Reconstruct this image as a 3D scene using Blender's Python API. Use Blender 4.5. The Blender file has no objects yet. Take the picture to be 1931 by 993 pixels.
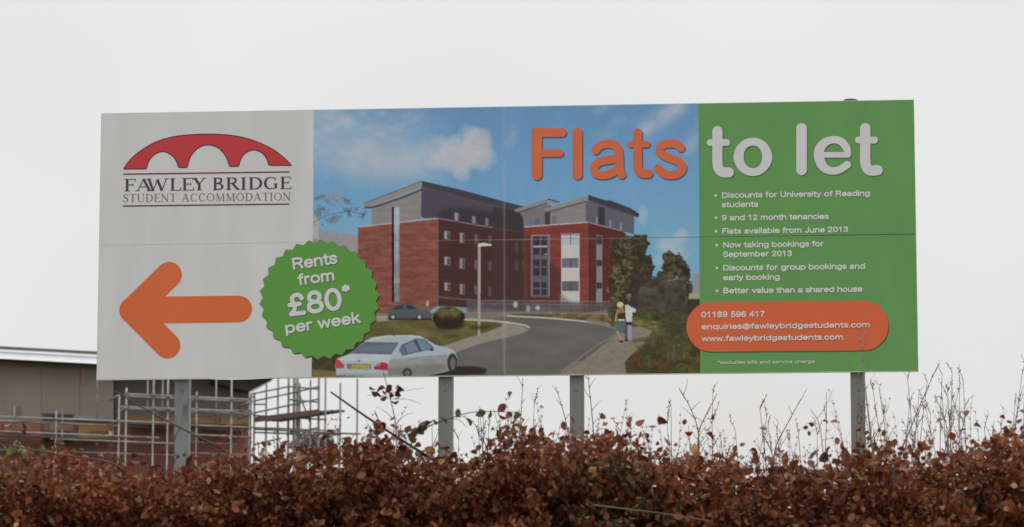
import bpy, bmesh, math, random
import numpy as np
from mathutils import Vector, Matrix
from mathutils.geometry import tessellate_polygon

R = math.radians
rng = np.random.default_rng(7)
rnd = random.Random(11)
sc = bpy.context.scene
COL = sc.collection

# ------------------------------------------------------------------ camera
FPX = 7000.0                       # focal length in photograph pixels (photograph 1931 x 993)
CAM = Vector((3.0171, -32.6297, 1.6))
YAW, PITCH, ROLL = 0.0899, 0.1543, 0.0005
_F = Vector((-math.sin(YAW) * math.cos(PITCH), math.cos(YAW) * math.cos(PITCH), math.sin(PITCH)))
_R = Vector((math.cos(YAW), math.sin(YAW), 0))
_U = _R.cross(_F)
_R, _U = _R * math.cos(ROLL) + _U * math.sin(ROLL), -_R * math.sin(ROLL) + _U * math.cos(ROLL)
cam = bpy.data.cameras.new('camera')
cam.sensor_width = 36.0
cam.lens = FPX / 1931 * 36.0
cam.clip_start, cam.clip_end = 0.5, 9000
camo = bpy.data.objects.new('camera', cam)
COL.objects.link(camo)
camo.matrix_world = Matrix(((_R.x, _U.x, -_F.x, CAM.x), (_R.y, _U.y, -_F.y, CAM.y), (_R.z, _U.z, -_F.z, CAM.z), (0, 0, 0, 1)))
cam.dof.use_dof = True
cam.dof.focus_distance = 31.0
cam.dof.aperture_fstop = 5.6
sc.camera = camo

# ------------------------------------------------------------------ overcast sky, soft sun, exposure
SUN_EL, SUN_AZ = R(52), R(25)      # behind the board, slightly to the right
w = bpy.data.worlds.new('World')
sc.world = w
w.use_nodes = True
nt = w.node_tree
nt.nodes.clear()
N, L = nt.nodes.new, nt.links.new
sky = N('ShaderNodeTexSky'); sky.sky_type = 'NISHITA'; sky.sun_disc = False
sky.sun_elevation = SUN_EL; sky.sun_rotation = SUN_AZ
b1 = N('ShaderNodeBackground'); b1.inputs[1].default_value = 0.06
L(sky.outputs[0], b1.inputs[0])
tc = N('ShaderNodeTexCoord'); sep = N('ShaderNodeSeparateXYZ'); L(tc.outputs['Generated'], sep.inputs[0])
noi = N('ShaderNodeTexNoise'); noi.inputs['Scale'].default_value = 7.0; noi.inputs['Detail'].default_value = 2.5
L(tc.outputs['Generated'], noi.inputs['Vector'])
add = N('ShaderNodeMath'); add.operation = 'MULTIPLY_ADD'; add.inputs[1].default_value = 0.34
L(noi.outputs[0], add.inputs[0]); L(sep.outputs[2], add.inputs[2])
ramp = N('ShaderNodeValToRGB')
ramp.color_ramp.elements[0].position = 0.19; ramp.color_ramp.elements[0].color = (0.722, 0.705, 0.692, 1)
ramp.color_ramp.elements[1].position = 0.47; ramp.color_ramp.elements[1].color = (0.885, 0.885, 0.888, 1)
ramp.color_ramp.elements[0].color = (0.715, 0.700, 0.690, 1)
e_ = ramp.color_ramp.elements.new(1.0); e_.color = (1.28, 1.28, 1.29, 1)   # an overcast sky brightens towards the zenith
L(add.outputs[0], ramp.inputs[0])
b2 = N('ShaderNodeBackground'); b2.inputs[1].default_value = 1.0
L(ramp.outputs[0], b2.inputs[0])
mixs = N('ShaderNodeMixShader'); mixs.inputs[0].default_value = 0.96
L(b1.outputs[0], mixs.inputs[1]); L(b2.outputs[0], mixs.inputs[2])
out = N('ShaderNodeOutputWorld'); L(mixs.outputs[0], out.inputs[0])
sl = bpy.data.lights.new('sun', 'SUN'); sl.energy = 0.8; sl.angle = R(18); sl.color = (1, 0.965, 0.92)
so = bpy.data.objects.new('sun', sl); COL.objects.link(so)
sdir = Vector((math.sin(SUN_AZ) * math.cos(SUN_EL), math.cos(SUN_AZ) * math.cos(SUN_EL), math.sin(SUN_EL)))
so.rotation_euler = sdir.to_track_quat('Z', 'Y').to_euler(); so.location = (0, 0, 60)
sc.view_settings.view_transform = 'Standard'; sc.view_settings.look = 'None'
sc.view_settings.exposure = 0.0; sc.view_settings.gamma = 1.0

# ------------------------------------------------------------------ helpers
def ray(px, py):
    return _F + _R * ((px - 965.5) / FPX) + _U * ((496.5 - py) / FPX)

def at(px, py, Y):
    d = ray(px, py)
    return CAM + d * ((Y - CAM.y) / d.y)

def lin(c):
    a = np.asarray(c, float) / 255.0
    return np.where(a <= 0.04045, a / 12.92, ((a + 0.055) / 1.055) ** 2.4)

PRINT_LIGHT = 0.545
def ink(c):
    """printed colour: what the photograph shows of it under this sky, turned into an albedo"""
    return np.clip(lin(c) / PRINT_LIGHT, 0.004, 0.85)

def tag(o, label=None, cat=None, group=None, kind=None):
    if label: o['label'] = label
    if cat: o['category'] = cat
    if group: o['group'] = group
    if kind: o['kind'] = kind
    return o

def empty(name, loc, parent=None):
    o = bpy.data.objects.new(name, None)
    o.empty_display_size = 0.2
    COL.objects.link(o)
    o.location = loc
    if parent: o.parent = parent
    return o

def link(name, me, mat=None, parent=None):
    """world-space mesh linked under a parent that only has a location"""
    if mat is not None:
        me.materials.append(mat)
    o = bpy.data.objects.new(name, me)
    COL.objects.link(o)
    if parent is not None:
        o.parent = parent
        if parent.type == 'EMPTY':          # parts keep world coordinates; sub-parts hang on parts that already do
            o.matrix_parent_inverse = Matrix.Translation(-Vector(parent.location))
    return o

def mesh(name, verts, faces, smooth=False):
    me = bpy.data.meshes.new(name)
    me.from_pydata([tuple(v) for v in verts], [], faces)
    me.update()
    if smooth:
        me.polygons.foreach_set('use_smooth', [True] * len(me.polygons))
    return me

class MB:
    def __init__(s): s.v, s.f = [], []
    def add(s, vs, fs):
        n = len(s.v); s.v += [tuple(v) for v in vs]; s.f += [tuple(i + n for i in f) for f in fs]
    def box8(s, p):                # 4 bottom then 4 top
        s.add(p, [(3, 2, 1, 0), (4, 5, 6, 7), (0, 1, 5, 4), (1, 2, 6, 5), (2, 3, 7, 6), (3, 0, 4, 7)])
    def box(s, a, b):
        x0, y0, z0 = a; x1, y1, z1 = b
        s.box8([(x0, y0, z0), (x1, y0, z0), (x1, y1, z0), (x0, y1, z0), (x0, y0, z1), (x1, y0, z1), (x1, y1, z1), (x0, y1, z1)])
    def tube(s, pts, rad, n=6, cap=True):
        pts = [Vector(p) for p in pts]
        if not hasattr(rad, '__len__'): rad = [rad] * len(pts)
        vs, fs = [], []
        up = None
        for i, p in enumerate(pts):
            d = (pts[min(i + 1, len(pts) - 1)] - pts[max(i - 1, 0)])
            d = d.normalized() if d.length > 1e-9 else Vector((0, 0, 1))
            if up is None:
                up = Vector((0, 0, 1)) if abs(d.z) < 0.9 else Vector((1, 0, 0))
            a = d.cross(up).normalized(); b = a.cross(d).normalized(); up = b
            for k in range(n):
                t = 2 * math.pi * k / n
                vs.append(p + a * (math.cos(t) * rad[i]) + b * (math.sin(t) * rad[i]))
        for i in range(len(pts) - 1):
            for k in range(n):
                k2 = (k + 1) % n
                fs.append((i * n + k, i * n + k2, (i + 1) * n + k2, (i + 1) * n + k))
        if cap:
            fs.append(tuple(range(n))[::-1]); fs.append(tuple((len(pts) - 1) * n + k for k in range(n)))
        s.add(vs, fs)
    def build(s, name, mat, parent=None, smooth=False):
        return link(name, mesh(name, s.v, s.f, smooth), mat, parent)

_M = {}
def pmat(name, base, rough=0.6, var=0.15, scale=3.0, bump=0.0, bscale=40, metallic=0.0, stretch=(1, 1, 1), dark=None, dthr=0.55, attr=None, coat=0.0, dscale=None):
    """procedural material: base colour varied by noise, optional dirt of a second colour, fine bump"""
    m = bpy.data.materials.new(name); m.use_nodes = True
    t = m.node_tree; n_, l_ = t.nodes.new, t.links.new
    p = t.nodes['Principled BSDF']
    p.inputs['Roughness'].default_value = rough; p.inputs['Metallic'].default_value = metallic
    co = n_('ShaderNodeTexCoord'); mp = n_('ShaderNodeMapping'); mp.inputs['Scale'].default_value = stretch
    l_(co.outputs['Object'], mp.inputs[0])
    ns = n_('ShaderNodeTexNoise'); ns.inputs['Scale'].default_value = scale; ns.inputs['Detail'].default_value = 5
    l_(mp.outputs[0], ns.inputs['Vector'])
    hs = n_('ShaderNodeHueSaturation')
    if attr:
        a = n_('ShaderNodeAttribute'); a.attribute_name = attr; l_(a.outputs['Color'], hs.inputs['Color'])
    else:
        hs.inputs['Color'].default_value = (*base, 1)
    mr = n_('ShaderNodeMapRange'); mr.inputs['From Min'].default_value = 0.25; mr.inputs['From Max'].default_value = 0.75
    mr.inputs['To Min'].default_value = 1 - var; mr.inputs['To Max'].default_value = 1 + var
    l_(ns.outputs[0], mr.inputs['Value']); l_(mr.outputs[0], hs.inputs['Value'])
    colr = hs.outputs[0]
    if dark is not None:
        n2 = n_('ShaderNodeTexNoise'); n2.inputs['Scale'].default_value = dscale or scale * 0.6; n2.inputs['Detail'].default_value = 8; n2.inputs['Roughness'].default_value = 0.7
        l_(mp.outputs[0], n2.inputs['Vector'])
        r2 = n_('ShaderNodeMapRange'); r2.inputs['From Min'].default_value = dthr - 0.06; r2.inputs['From Max'].default_value = dthr + 0.08
        l_(n2.outputs[0], r2.inputs['Value'])
        mx = n_('ShaderNodeMix'); mx.data_type = 'RGBA'; mx.inputs['B'].default_value = (*dark, 1)
        l_(r2.outputs[0], mx.inputs['Factor']); l_(colr, mx.inputs['A']); colr = mx.outputs['Result']
    l_(colr, p.inputs['Base Color'])
    if bump:
        n3 = n_('ShaderNodeTexNoise'); n3.inputs['Scale'].default_value = bscale; n3.inputs['Detail'].default_value = 4
        l_(mp.outputs[0], n3.inputs['Vector'])
        bp = n_('ShaderNodeBump'); bp.inputs['Strength'].default_value = bump; bp.inputs['Distance'].default_value = 0.02
        l_(n3.outputs[0], bp.inputs['Height']); l_(bp.outputs[0], p.inputs['Normal'])
    return m

def inkmat(name, c):
    if name not in _M:
        _M[name] = pmat(name, tuple(ink(c)), rough=0.42, var=0.035, scale=2.2)
        _M[name].node_tree.nodes['Principled BSDF'].inputs['Specular IOR Level'].default_value = 0.12
    return _M[name]

# ------------------------------------------------------------------ ground
GZ = 2.0                            # the site stands on a bank above the viewer's road
def ground_z(y):
    t = min(max((y + 24.0) / 8.0, 0), 1)
    return GZ * (t * t * (3 - 2 * t))
ys = [-400, -120, -60, -40, -32, -28] + [-26 + 0.5 * i for i in range(26)] + [-10, 0, 10, 30, 60, 120, 300, 1000, 5000]
xs = [-4000, -800, -200, -80, -40] + list(range(-30, 31, 3)) + [40, 80, 200, 800, 4000]
gv = [(x, y, ground_z(y) + (0.04 * math.sin(x * 0.7 + y) if abs(x) < 40 and -24 < y < 30 else 0)) for y in ys for x in xs]
nx = len(xs)
gf = [(j * nx + i, j * nx + i + 1, (j + 1) * nx + i + 1, (j + 1) * nx + i) for j in range(len(ys) - 1) for i in range(nx - 1)]
g = link('ground', mesh('ground', gv, gf, True), pmat('rough_grass', (0.075, 0.085, 0.035), 0.95, 0.35, 1.2, 0.4, 30, dark=(0.10, 0.075, 0.045), dthr=0.5))
tag(g, kind='structure')

# ------------------------------------------------------------------ the billboard
BW, BH, BZ = 7.3401, 2.44, 5.6859
board = empty('billboard', (0, 0.1, GZ))
tag(board, 'wide printed hoarding on four grey posts advertising student flats to let', 'billboard')

def uv(px, py):
    p = at(px, py, 0.0); return (p.x, p.z)

def to_px(X, Z):
    """board plane point(s) -> photograph pixel"""
    X = np.asarray(X, float); Z = np.asarray(Z, float)
    dx, dy, dz = X - CAM.x, -CAM.y, Z - CAM.z
    f = dx * _F.x + dy * _F.y + dz * _F.z
    r = dx * _R.x + dy * _R.y + dz * _R.z
    u = dx * _U.x + dy * _U.y + dz * _U.z
    return 965.5 + FPX * r / f, 496.5 - FPX * u / f

# --- numpy painter for the printed picture, in photograph pixels
UPIC0, UPIC1 = uv(590, 455)[0], uv(1318.5, 455)[0]
SEAM_X = uv(951, 455)[0]
SEAM_Z = uv(960, 451.5)[1]
STEP = 0.0063
class Painter:
    def __init__(s, X, Z):
        s.px, s.py = to_px(*np.meshgrid(X, Z))
        s.h, s.w = s.px.shape
        s.c = np.zeros((s.h, s.w, 3))
        s.dx = (s.px[0, -1] - s.px[0, 0]) / (s.w - 1); s.dy = (s.py[-1, 0] - s.py[0, 0]) / (s.h - 1)
    def noise(s, scale, seed, octv=3, stretch=(1, 1), rough=0.55):
        o = np.zeros_like(s.px); amp = 1.0; tot = 0
        for k in range(octv):
            sx, sy = scale * stretch[0] / 2 ** k, scale * stretch[1] / 2 ** k
            r_ = np.random.default_rng(seed * 31 + k)
            lat = r_.random((int(900 / sy) + 4, int(1200 / sx) + 4))
            fx, fy = (s.px - 560) / sx, (s.py - 170) / sy
            ix, iy = np.floor(fx).astype(int), np.floor(fy).astype(int)
            tx, ty = fx - ix, fy - iy
            tx = tx * tx * (3 - 2 * tx); ty = ty * ty * (3 - 2 * ty)
            ix = np.clip(ix, 0, lat.shape[1] - 2); iy = np.clip(iy, 0, lat.shape[0] - 2)
            v = (lat[iy, ix] * (1 - tx) + lat[iy, ix + 1] * tx) * (1 - ty) + (lat[iy + 1, ix] * (1 - tx) + lat[iy + 1, ix + 1] * tx) * ty
            o += v * amp; tot += amp; amp *= rough
        return o / tot
    def mask(s, pts, blur=0.8):
        xs_, ys_ = [p[0] for p in pts], [p[1] for p in pts]
        m = np.zeros(s.px.shape)
        cols = np.where((s.px[s.h // 2] > min(xs_) - 12) & (s.px[s.h // 2] < max(xs_) + 12))[0]
        rows = np.where((s.py.min(1) < max(ys_) + 12) & (s.py.max(1) > min(ys_) - 12))[0]
        if len(cols) == 0 or len(rows) == 0: return m
        sl_ = (slice(rows[0], rows[-1] + 1), slice(cols[0], cols[-1] + 1))
        PX, PY = s.px[sl_], s.py[sl_]
        acc = np.zeros(PX.shape)
        for ox, oy in ((-.35, -.35), (.35, -.35), (-.35, .35), (.35, .35)):
            ins = np.zeros(PX.shape, bool); X_, Y_ = PX + ox, PY + oy
            n = len(pts)
            for i in range(n):
                x0, y0 = pts[i]; x1, y1 = pts[(i + 1) % n]
                if y0 == y1: continue
                c = ((y0 > Y_) != (y1 > Y_)) & (X_ < (x1 - x0) * (Y_ - y0) / (y1 - y0) + x0)
                ins ^= c
            acc += ins
        m[sl_] = acc / 4
        return s.blur(m, blur, sl_) if blur > 0 else m
    def blur(s, m, px, sl_=None):
        sg = px / abs(s.dx); k = max(1, int(sg * 3)); t = np.arange(-k, k + 1); g_ = np.exp(-t * t / (2 * sg * sg)); g_ /= g_.sum()
        def conv(a, ax):
            a = np.moveaxis(a, ax, 0); p = np.pad(a, ((k, k), (0, 0)), mode='edge'); o = np.zeros_like(a)
            for i, q in enumerate(g_): o += q * p[i:i + a.shape[0]]
            return np.moveaxis(o, 0, ax)
        if sl_ is None: return conv(conv(m, 0), 1)
        r0, r1 = max(sl_[0].start - k, 0), min(sl_[0].stop + k, s.h); c0, c1 = max(sl_[1].start - k, 0), min(sl_[1].stop + k, s.w)
        m[r0:r1, c0:c1] = conv(conv(m[r0:r1, c0:c1], 0), 1)
        return m
    def paint(s, m, col, tex=None, amt=0.0):
        c = np.asarray(col, float)
        if c.ndim == 1: c = np.broadcast_to(c, s.c.shape)
        if tex is not None: c = c * (1 + amt * (tex - 0.5) * 2)[..., None]
        s.c += (c - s.c) * m[..., None]
    def poly(s, pts, col, blur=0.8, alpha=1.0, tex=None, amt=0.0):
        s.paint(s.mask(pts, blur) * alpha, col, tex, amt)
    def line(s, pts, wd, col, blur=0.6, alpha=1.0):
        for (x0, y0), (x1, y1) in zip(pts[:-1], pts[1:]):
            d = math.hypot(x1 - x0, y1 - y0) or 1; nx_, ny_ = -(y1 - y0) / d * wd / 2, (x1 - x0) / d * wd / 2
            s.poly([(x0 + nx_, y0 + ny_), (x1 + nx_, y1 + ny_), (x1 - nx_, y1 - ny_), (x0 - nx_, y0 - ny_)], col, blur, alpha)
    def ell(s, cx, cy, rx, ry, col, blur=0.8, alpha=1.0, tex=None, amt=0, jag=0, seed=0):
        r_ = np.random.default_rng(seed)
        n = 40 if jag else 24
        s.poly([(cx + rx * math.cos(a) * (1 + jag * (r_.random() - .5)), cy + ry * math.sin(a) * (1 + jag * (r_.random() - .5))) for a in np.linspace(0, 2 * math.pi, n, endpoint=False)], col, blur, alpha, tex, amt)

def Z4(*p): return [(660 + a / 3.31, 320 + b / 3.31) for a, b in p]
def Z5(*p): return [(930 + a / 3.31, 320 + b / 3.31) for a, b in p]
def Z7(*p): return [(580 + a / 5.082, 560 + b / 5.082) for a, b in p]
def Z8(*p): return [(930 + a / 4.8275, 540 + b / 4.8275) for a, b in p]

def paint_picture(P):
    px, py = P.px, P.py
    # sky
    t = np.clip((py - 205) / 260, 0, 1)[..., None]
    P.c[:] = np.array([94, 133, 171]) * (1 - t) + np.array([110, 155, 195]) * t
    n1, n2, n3 = P.noise(110, 1, 5, (1.3, .8)), P.noise(60, 2, 5), P.noise(26, 3, 4)
    streak = P.noise(40, 5, 4, (1.6, .7))
    # veil of thin cloud, upper left
    reg = np.exp(-((px - 690) / 120) ** 4) * np.exp(-((py - 262 - (px - 700) * 0.12) / 74) ** 4)
    P.paint(np.clip(reg * (0.55 + 2.4 * (n1 * .6 + streak * .4 - 0.42)), 0, 0.9), (152, 167, 184))
    P.paint(np.clip(reg * 3.2 * (streak * .6 + n2 * .4 - .55), 0, .6), (170, 176, 188))
    reg = np.exp(-((px - 740) / 90) ** 2) * np.exp(-((py - 300) / 34) ** 2)
    P.paint(np.clip(reg * (0.35 + n2 * 1.0), 0, 0.85), (160, 170, 184))
    # heaped cloud
    for cx, cy, rx, ry, a in ((868, 285, 55, 42, 1), (850, 300, 62, 30, .8), (895, 270, 34, 36, 1), (905, 300, 32, 24, .9), (868, 325, 20, 18, .8), (815, 275, 30, 24, .6), (880, 248, 22, 18, .7)):
        d = ((px - cx) / rx) ** 2 + ((py - cy) / ry) ** 2 + (n3 - 0.5) * 1.3 + (n2 - .5) * .7
        P.paint(np.clip((1.05 - d) * 1.3, 0, 1) * 0.75 * a, (172, 172, 181), n3, 0.04)
    # diagonal wisps, upper right
    for (x0, y0, x1, y1, wd, al) in ((1205, 250, 1292, 192, 17, .85), (1288, 292, 1330, 232, 15, .55), (1120, 210, 1150, 196, 9, .5), (1150, 235, 1180, 222, 9, .35), (1120, 258, 1160, 248, 10, .3), (958, 280, 970, 240, 10, .25)):
        dx, dy = x1 - x0, y1 - y0; LL = math.hypot(dx, dy)
        u_ = ((px - x0) * dx + (py - y0) * dy) / LL; v_ = ((px - x0) * -dy + (py - y0) * dx) / LL
        m = np.exp(-(v_ / wd) ** 2) * np.clip(u_ / 18 + .4, 0, 1) * np.clip((LL - u_) / 18 + .4, 0, 1)
        P.paint(np.clip(m * (0.3 + 1.1 * n3) * al, 0, .9), (163, 170, 184))
    for cx, cy, rx, ry, a in ((1212, 408, 12, 22, .6), (1262, 462, 36, 18, .75), (1285, 445, 16, 16, .8), (1245, 490, 24, 16, .6), (1275, 480, 26, 12, .5)):
        d = ((px - cx) / rx) ** 2 + ((py - cy) / ry) ** 2 + (n3 - 0.5) * 1.1
        P.paint(np.clip((1.1 - d), 0, 1) * a, (160, 172, 186))
    # distant low block and the airy tree at the left
    P.poly([(588, 428), (602, 433), (640, 438), (676, 444), (676, 500), (588, 500)], (138, 134, 140), 0.8)
    P.poly([(588, 405), (601, 407), (601, 450), (588, 450)], (158, 156, 158), 0.8)
    r_ = np.random.default_rng(4)
    leafy = P.noise(7, 9, 3)
    for cx, cy, rx, ry in ((610, 375, 22, 9), (640, 380, 24, 10), (668, 398, 26, 9), (606, 400, 16, 16), (625, 412, 16, 10), (648, 402, 20, 10), (601, 425, 10, 10), (680, 406, 14, 6)):
        d = ((px - cx) / rx) ** 2 + ((py - cy) / ry) ** 2
        m = np.clip(1.2 - d, 0, 1) * np.clip((leafy - 0.47) * 9, 0, 1)
        P.paint(m * .8, (88, 98, 100), n3, .35)
    P.line([(588, 420), (620, 404), (660, 398), (690, 406)], 1.6, (82, 84, 88), .6, .7)
    P.ell(632, 372, 16, 7, (150, 138, 130), 1.5, .5, leafy, .4, .5, 3)
    # ---- main block
    brick = P.noise(9, 12, 3, (2.6, .55)); fine = P.noise(3.0, 13, 2, (2, .6))
    bt = np.clip(brick * .65 + fine * .35, 0, 1)
    P.poly(Z4((135, 232), (440, 130), (447, 304), (135, 348)), (127, 121, 122), .7, 1, P.noise(4, 14, 2, (8, 1)), .05)
    P.poly(Z4((444, 100), (1000, 215), (1130, 250), (1130, 400), (993, 377), (550, 305), (460, 302), (444, 290)), (78, 73, 87), .7)
    P.paint(P.mask(Z4((560, 250), (700, 235), (1130, 300), (1130, 400), (993, 377), (550, 305)), 5) * .7, (56, 48, 52))
    P.poly(Z4((50, 358), (550, 303), (550, 850), (510, 872), (130, 925), (50, 925)), (128, 77, 67), .7, 1, bt, .24)
    P.poly(Z4((550, 303), (993, 377), (1130, 398), (1130, 880), (550, 850)), (78, 48, 48), .7, 1, bt, .14)
    P.paint(P.mask(Z4((720, 330), (1130, 398), (1130, 880), (720, 880)), 14) * .45, (72, 46, 48))
    P.line(Z4((50, 356), (300, 328), (548, 302)), 2.2, (165, 155, 152), .6)
    P.line(Z4((548, 302), (780, 342), (993, 376), (1130, 396)), 2.0, (128, 116, 118), .6)
    P.poly(Z4((85, 210), (450, 70), (456, 102), (130, 228), (92, 236)), (132, 126, 122), .6)
    P.line(Z4((92, 237), (150, 232), (300, 182), (450, 122)), 3.2, (74, 66, 66), .8)
    P.line(Z4((85, 209), (450, 70)), 1.4, (84, 82, 86), .5)
    P.poly(Z4((448, 68), (700, 126), (993, 205), (1130, 240), (1130, 268), (993, 244), (700, 172), (450, 104)), (66, 66, 78), .6)
    P.line(Z4((452, 108), (700, 178), (993, 250), (1100, 276)), 4, (88, 76, 80), 1.0)
    # slot window
    P.poly(Z4((262, 232), (276, 232), (276, 825), (262, 825)), (38, 34, 40), .5)
    tt = np.clip((py - 390) / 180, 0, 1)[..., None]
    P.poly(Z4((276, 234), (308, 232), (308, 822), (276, 824)), np.array([158, 168, 182]) * (1 - tt) + np.array([112, 118, 122]) * tt, .5, 1, P.noise(14, 21, 2, (3, 1)), .14)
    for yy in (352, 440, 520, 600, 700, 775): P.line(Z4((276, yy), (308, yy - 3)), 1.2, (120, 110, 104), .5, .7)
    P.poly(Z4((276, 676), (308, 674), (308, 708), (276, 710)), (150, 140, 118), .6)
    # windows in the shaded face
    for (x0, x1), a in (((588, 626), 1), ((684, 718), .8), ((776, 802), .35), ((862, 890), .25)):
        for (y0, y1) in ((378, 434), (538, 594), (700, 754)):
            o = (x0 - 588) * .10; y0 += o; y1 += o + (8 if x0 > 600 else 0) + (6 if 670 < x0 < 700 else 0)
            P.poly(Z4((x0, y0), (x1, y0 + 4), (x1, y1 + 4), (x0, y1)), (104, 100, 104), .5, a)
            P.poly(Z4((x0 + 3, y0 + 5), (x0 + 18, y0 + 6), (x0 + 18, y1 - 3), (x0 + 3, y1 - 4)), (150, 152, 158), .5, a * .8)
            P.poly(Z4((x0 + 20, y0 + 16), (x1 - 3, y0 + 18), (x1 - 3, y1 - 3), (x0 + 20, y1 - 4)), (70, 66, 72), .5, a * .7)
    for x0, y0, x1, y1, a in ((650, 262, 682, 322, 1), (760, 284, 790, 340, .75), (842, 296, 868, 352, .7), (924, 312, 942, 360, .4)):
        P.poly(Z4((x0, y0), (x1, y0 + 6), (x1, y1 + 6), (x0, y1)), (88, 86, 98), .6, a)
        P.poly(Z4((x0 + 4, y0 + 4), (x1 - 8, y0 + 8), (x1 - 8, y1 - 4), (x0 + 4, y1 - 8)), (140, 150, 165), .7, a * .75)
    # ---- link and the right-hand block
    P.poly(Z5((0, 370), (190, 388), (215, 420), (215, 830), (0, 830)), (74, 51, 51), .8, 1, bt, .08)
    for x0, y0 in ((135, 445), (180, 440), (135, 560), (180, 560)): P.poly(Z5((x0, y0), (x0 + 20, y0), (x0 + 20, y0 + 70), (x0, y0 + 70)), (92, 76, 80), 1, .7)
    P.poly(Z5((0, 230), (150, 255), (190, 290), (195, 388), (0, 366)), (64, 56, 60), .8)
    P.poly(Z5((168, 268), (340, 212), (362, 222), (360, 348), (192, 360), (186, 300)), (113, 107, 110), .6)
    P.poly(Z5((322, 250), (360, 250), (358, 345), (322, 348)), (72, 64, 68), .8)
    P.poly(Z5((130, 248), (340, 180), (412, 200), (412, 212), (345, 200), (165, 268), (130, 256)), (128, 122, 122), .6)
    P.line(Z5((340, 181), (412, 201)), 2, (70, 68, 76), .5)
    P.line(Z5((150, 268), (338, 207)), 2, (72, 66, 70), .6)
    P.poly(Z5((205, 308), (247, 304), (247, 348), (205, 350)), (92, 112, 135), .5)
    P.poly(Z5((258, 300), (293, 297), (293, 336), (258, 340)), (84, 100, 122), .5)
    P.poly(Z5((355, 262), (576, 192), (580, 328), (355, 348)), (124, 120, 124), .6, 1, P.noise(4, 14, 2, (8, 1)), .05)
    P.poly(Z5((366, 290), (395, 285), (395, 340), (366, 342)), (112, 106, 110), .6)
    P.poly(Z5((576, 190), (700, 222), (880, 280), (880, 402), (800, 384), (580, 328)), (92, 92, 106), .6)
    P.poly(Z5((655, 230), (695, 236), (695, 350), (655, 340)), (62, 56, 62), 1.2)
    for x0, y0 in ((640, 290), (725, 312), (790, 330)): P.poly(Z5((x0, y0), (x0 + 14, y0 + 3), (x0 + 14, y0 + 52), (x0, y0 + 46)), (128, 136, 150), .7, .7)
    P.poly(Z5((318, 246), (594, 158), (600, 176), (586, 196), (340, 262), (322, 260)), (132, 127, 126), .6)
    P.line(Z5((336, 264), (584, 197)), 2.2, (78, 70, 74), .7)
    P.poly(Z5((594, 156), (705, 192), (730, 190), (860, 240), (912, 276), (905, 298), (860, 282), (700, 226), (594, 192)), (64, 64, 74), .6)
    P.line(Z5((700, 232), (880, 290)), 3.2, (96, 84, 84), .8)
    P.poly(Z5((192, 358), (590, 328), (590, 888), (538, 888), (192, 800)), (126, 62, 56), .6, 1, bt, .15)
    P.paint(P.mask(Z5((196, 392), (240, 420), (350, 560), (425, 640), (432, 888), (196, 830)), 3) * .85, (88, 52, 52), bt, .06)
    P.poly(Z5((590, 328), (800, 380), (830, 400), (830, 850), (590, 888)), (92, 47, 46), .6, 1, bt, .10)
    P.line(Z5((194, 356), (590, 327)), 2.2, (170, 160, 160), .5)
    P.line(Z5((590, 327), (800, 380)), 2.0, (140, 124, 128), .5)
    # bay one
    P.poly(Z5((240, 410), (352, 406), (352, 795), (240, 792)), (98, 92, 96), .6)
    P.line(Z5((240, 410), (352, 406)), 1.4, (150, 145, 148), .5); P.line(Z5((240, 410), (240, 790)), 1.2, (140, 134, 138), .5); P.line(Z5((350, 408), (350, 790)), 1.2, (140, 134, 138), .5)
    for y0, y1 in ((418, 470), (486, 530), (560, 600), (612, 660), (700, 735), (745, 780)):
        for x0, x1 in ((250, 290), (302, 334)): P.poly(Z5((x0, y0), (x1, y0), (x1, y1), (x0, y1)), (60, 54, 66), .5)
    P.line(Z5((250, 479), (338, 477)), 1.8, (182, 178, 182), .5); P.line(Z5((320, 525), (340, 526)), 1.6, (170, 165, 170), .5)
    # bay two
    P.poly(Z5((424, 400), (540, 398), (540, 880), (424, 880)), (178, 172, 170), .6)
    for y0, y1, c in ((404, 466, (158, 166, 194)), (552, 610, (98, 104, 116)), (697, 756, (88, 94, 104))):
        P.poly(Z5((430, y0), (534, y0), (534, y1), (430, y1)), c, .5); P.line(Z5((484, y0), (484, y1)), 1.5, (66, 62, 72), .4)
        P.line(Z5((430, y0), (534, y0)), 1.2, (90, 84, 88), .4)
    P.paint(P.mask(Z5((418, 760), (440, 790), (500, 840), (540, 845), (545, 890), (418, 890)), 2.5) * .8, (112, 108, 112))
    # bay three
    P.poly(Z5((643, 404), (682, 412), (682, 830), (643, 830)), (122, 122, 118), .6)
    for y0, y1 in ((412, 462), (560, 600), (700, 740)): P.poly(Z5((646, y0), (680, y0 + 4), (680, y1), (646, y1)), (60, 60, 62), .6)
    # railings and low planting in front
    P.poly([(880, 566), (985, 568), (1165, 570), (1165, 592), (1000, 595), (960, 592), (880, 590)], (90, 84, 86), 1.4, .8, P.noise(3, 31, 2, (.6, 6)), .15)
    P.line([(826, 560), (900, 566), (1150, 568)], 1.3, (150, 145, 146), .6, .7); P.line([(890, 572), (1150, 575)], 1.1, (130, 126, 128), .6, .6)
    P.line([(830, 588), (935, 590)], 2, (148, 146, 150), .7, .8)
    for x0, y0, wd_, hh, c in ((972, 574, 6, 12, (190, 188, 186)), (996, 582, 6, 14, (178, 150, 135)), (1014, 580, 7, 8, (182, 180, 180)), (806, 572, 4, 12, (176, 160, 150))): P.ell(x0, y0, wd_ / 2 + 1, hh / 2, c, .8, .8)
    # ground: first grass and planting, then paving, road, kerbs
    P.poly([(588, 600), (700, 590), (960, 588), (1340, 588), (1340, 720), (588, 720)], (118, 110, 98), .8)
    gr = P.noise(22, 41, 4, (1.8, .6)); gf_ = P.noise(6, 42, 3, (1.5, .7))
    G = np.array([96, 91, 55])
    P.poly([(588, 603), (700, 600), (960, 604), (960, 720), (588, 720)], G, .8, 1, gr * .7 + gf_ * .3, .30)
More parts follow.
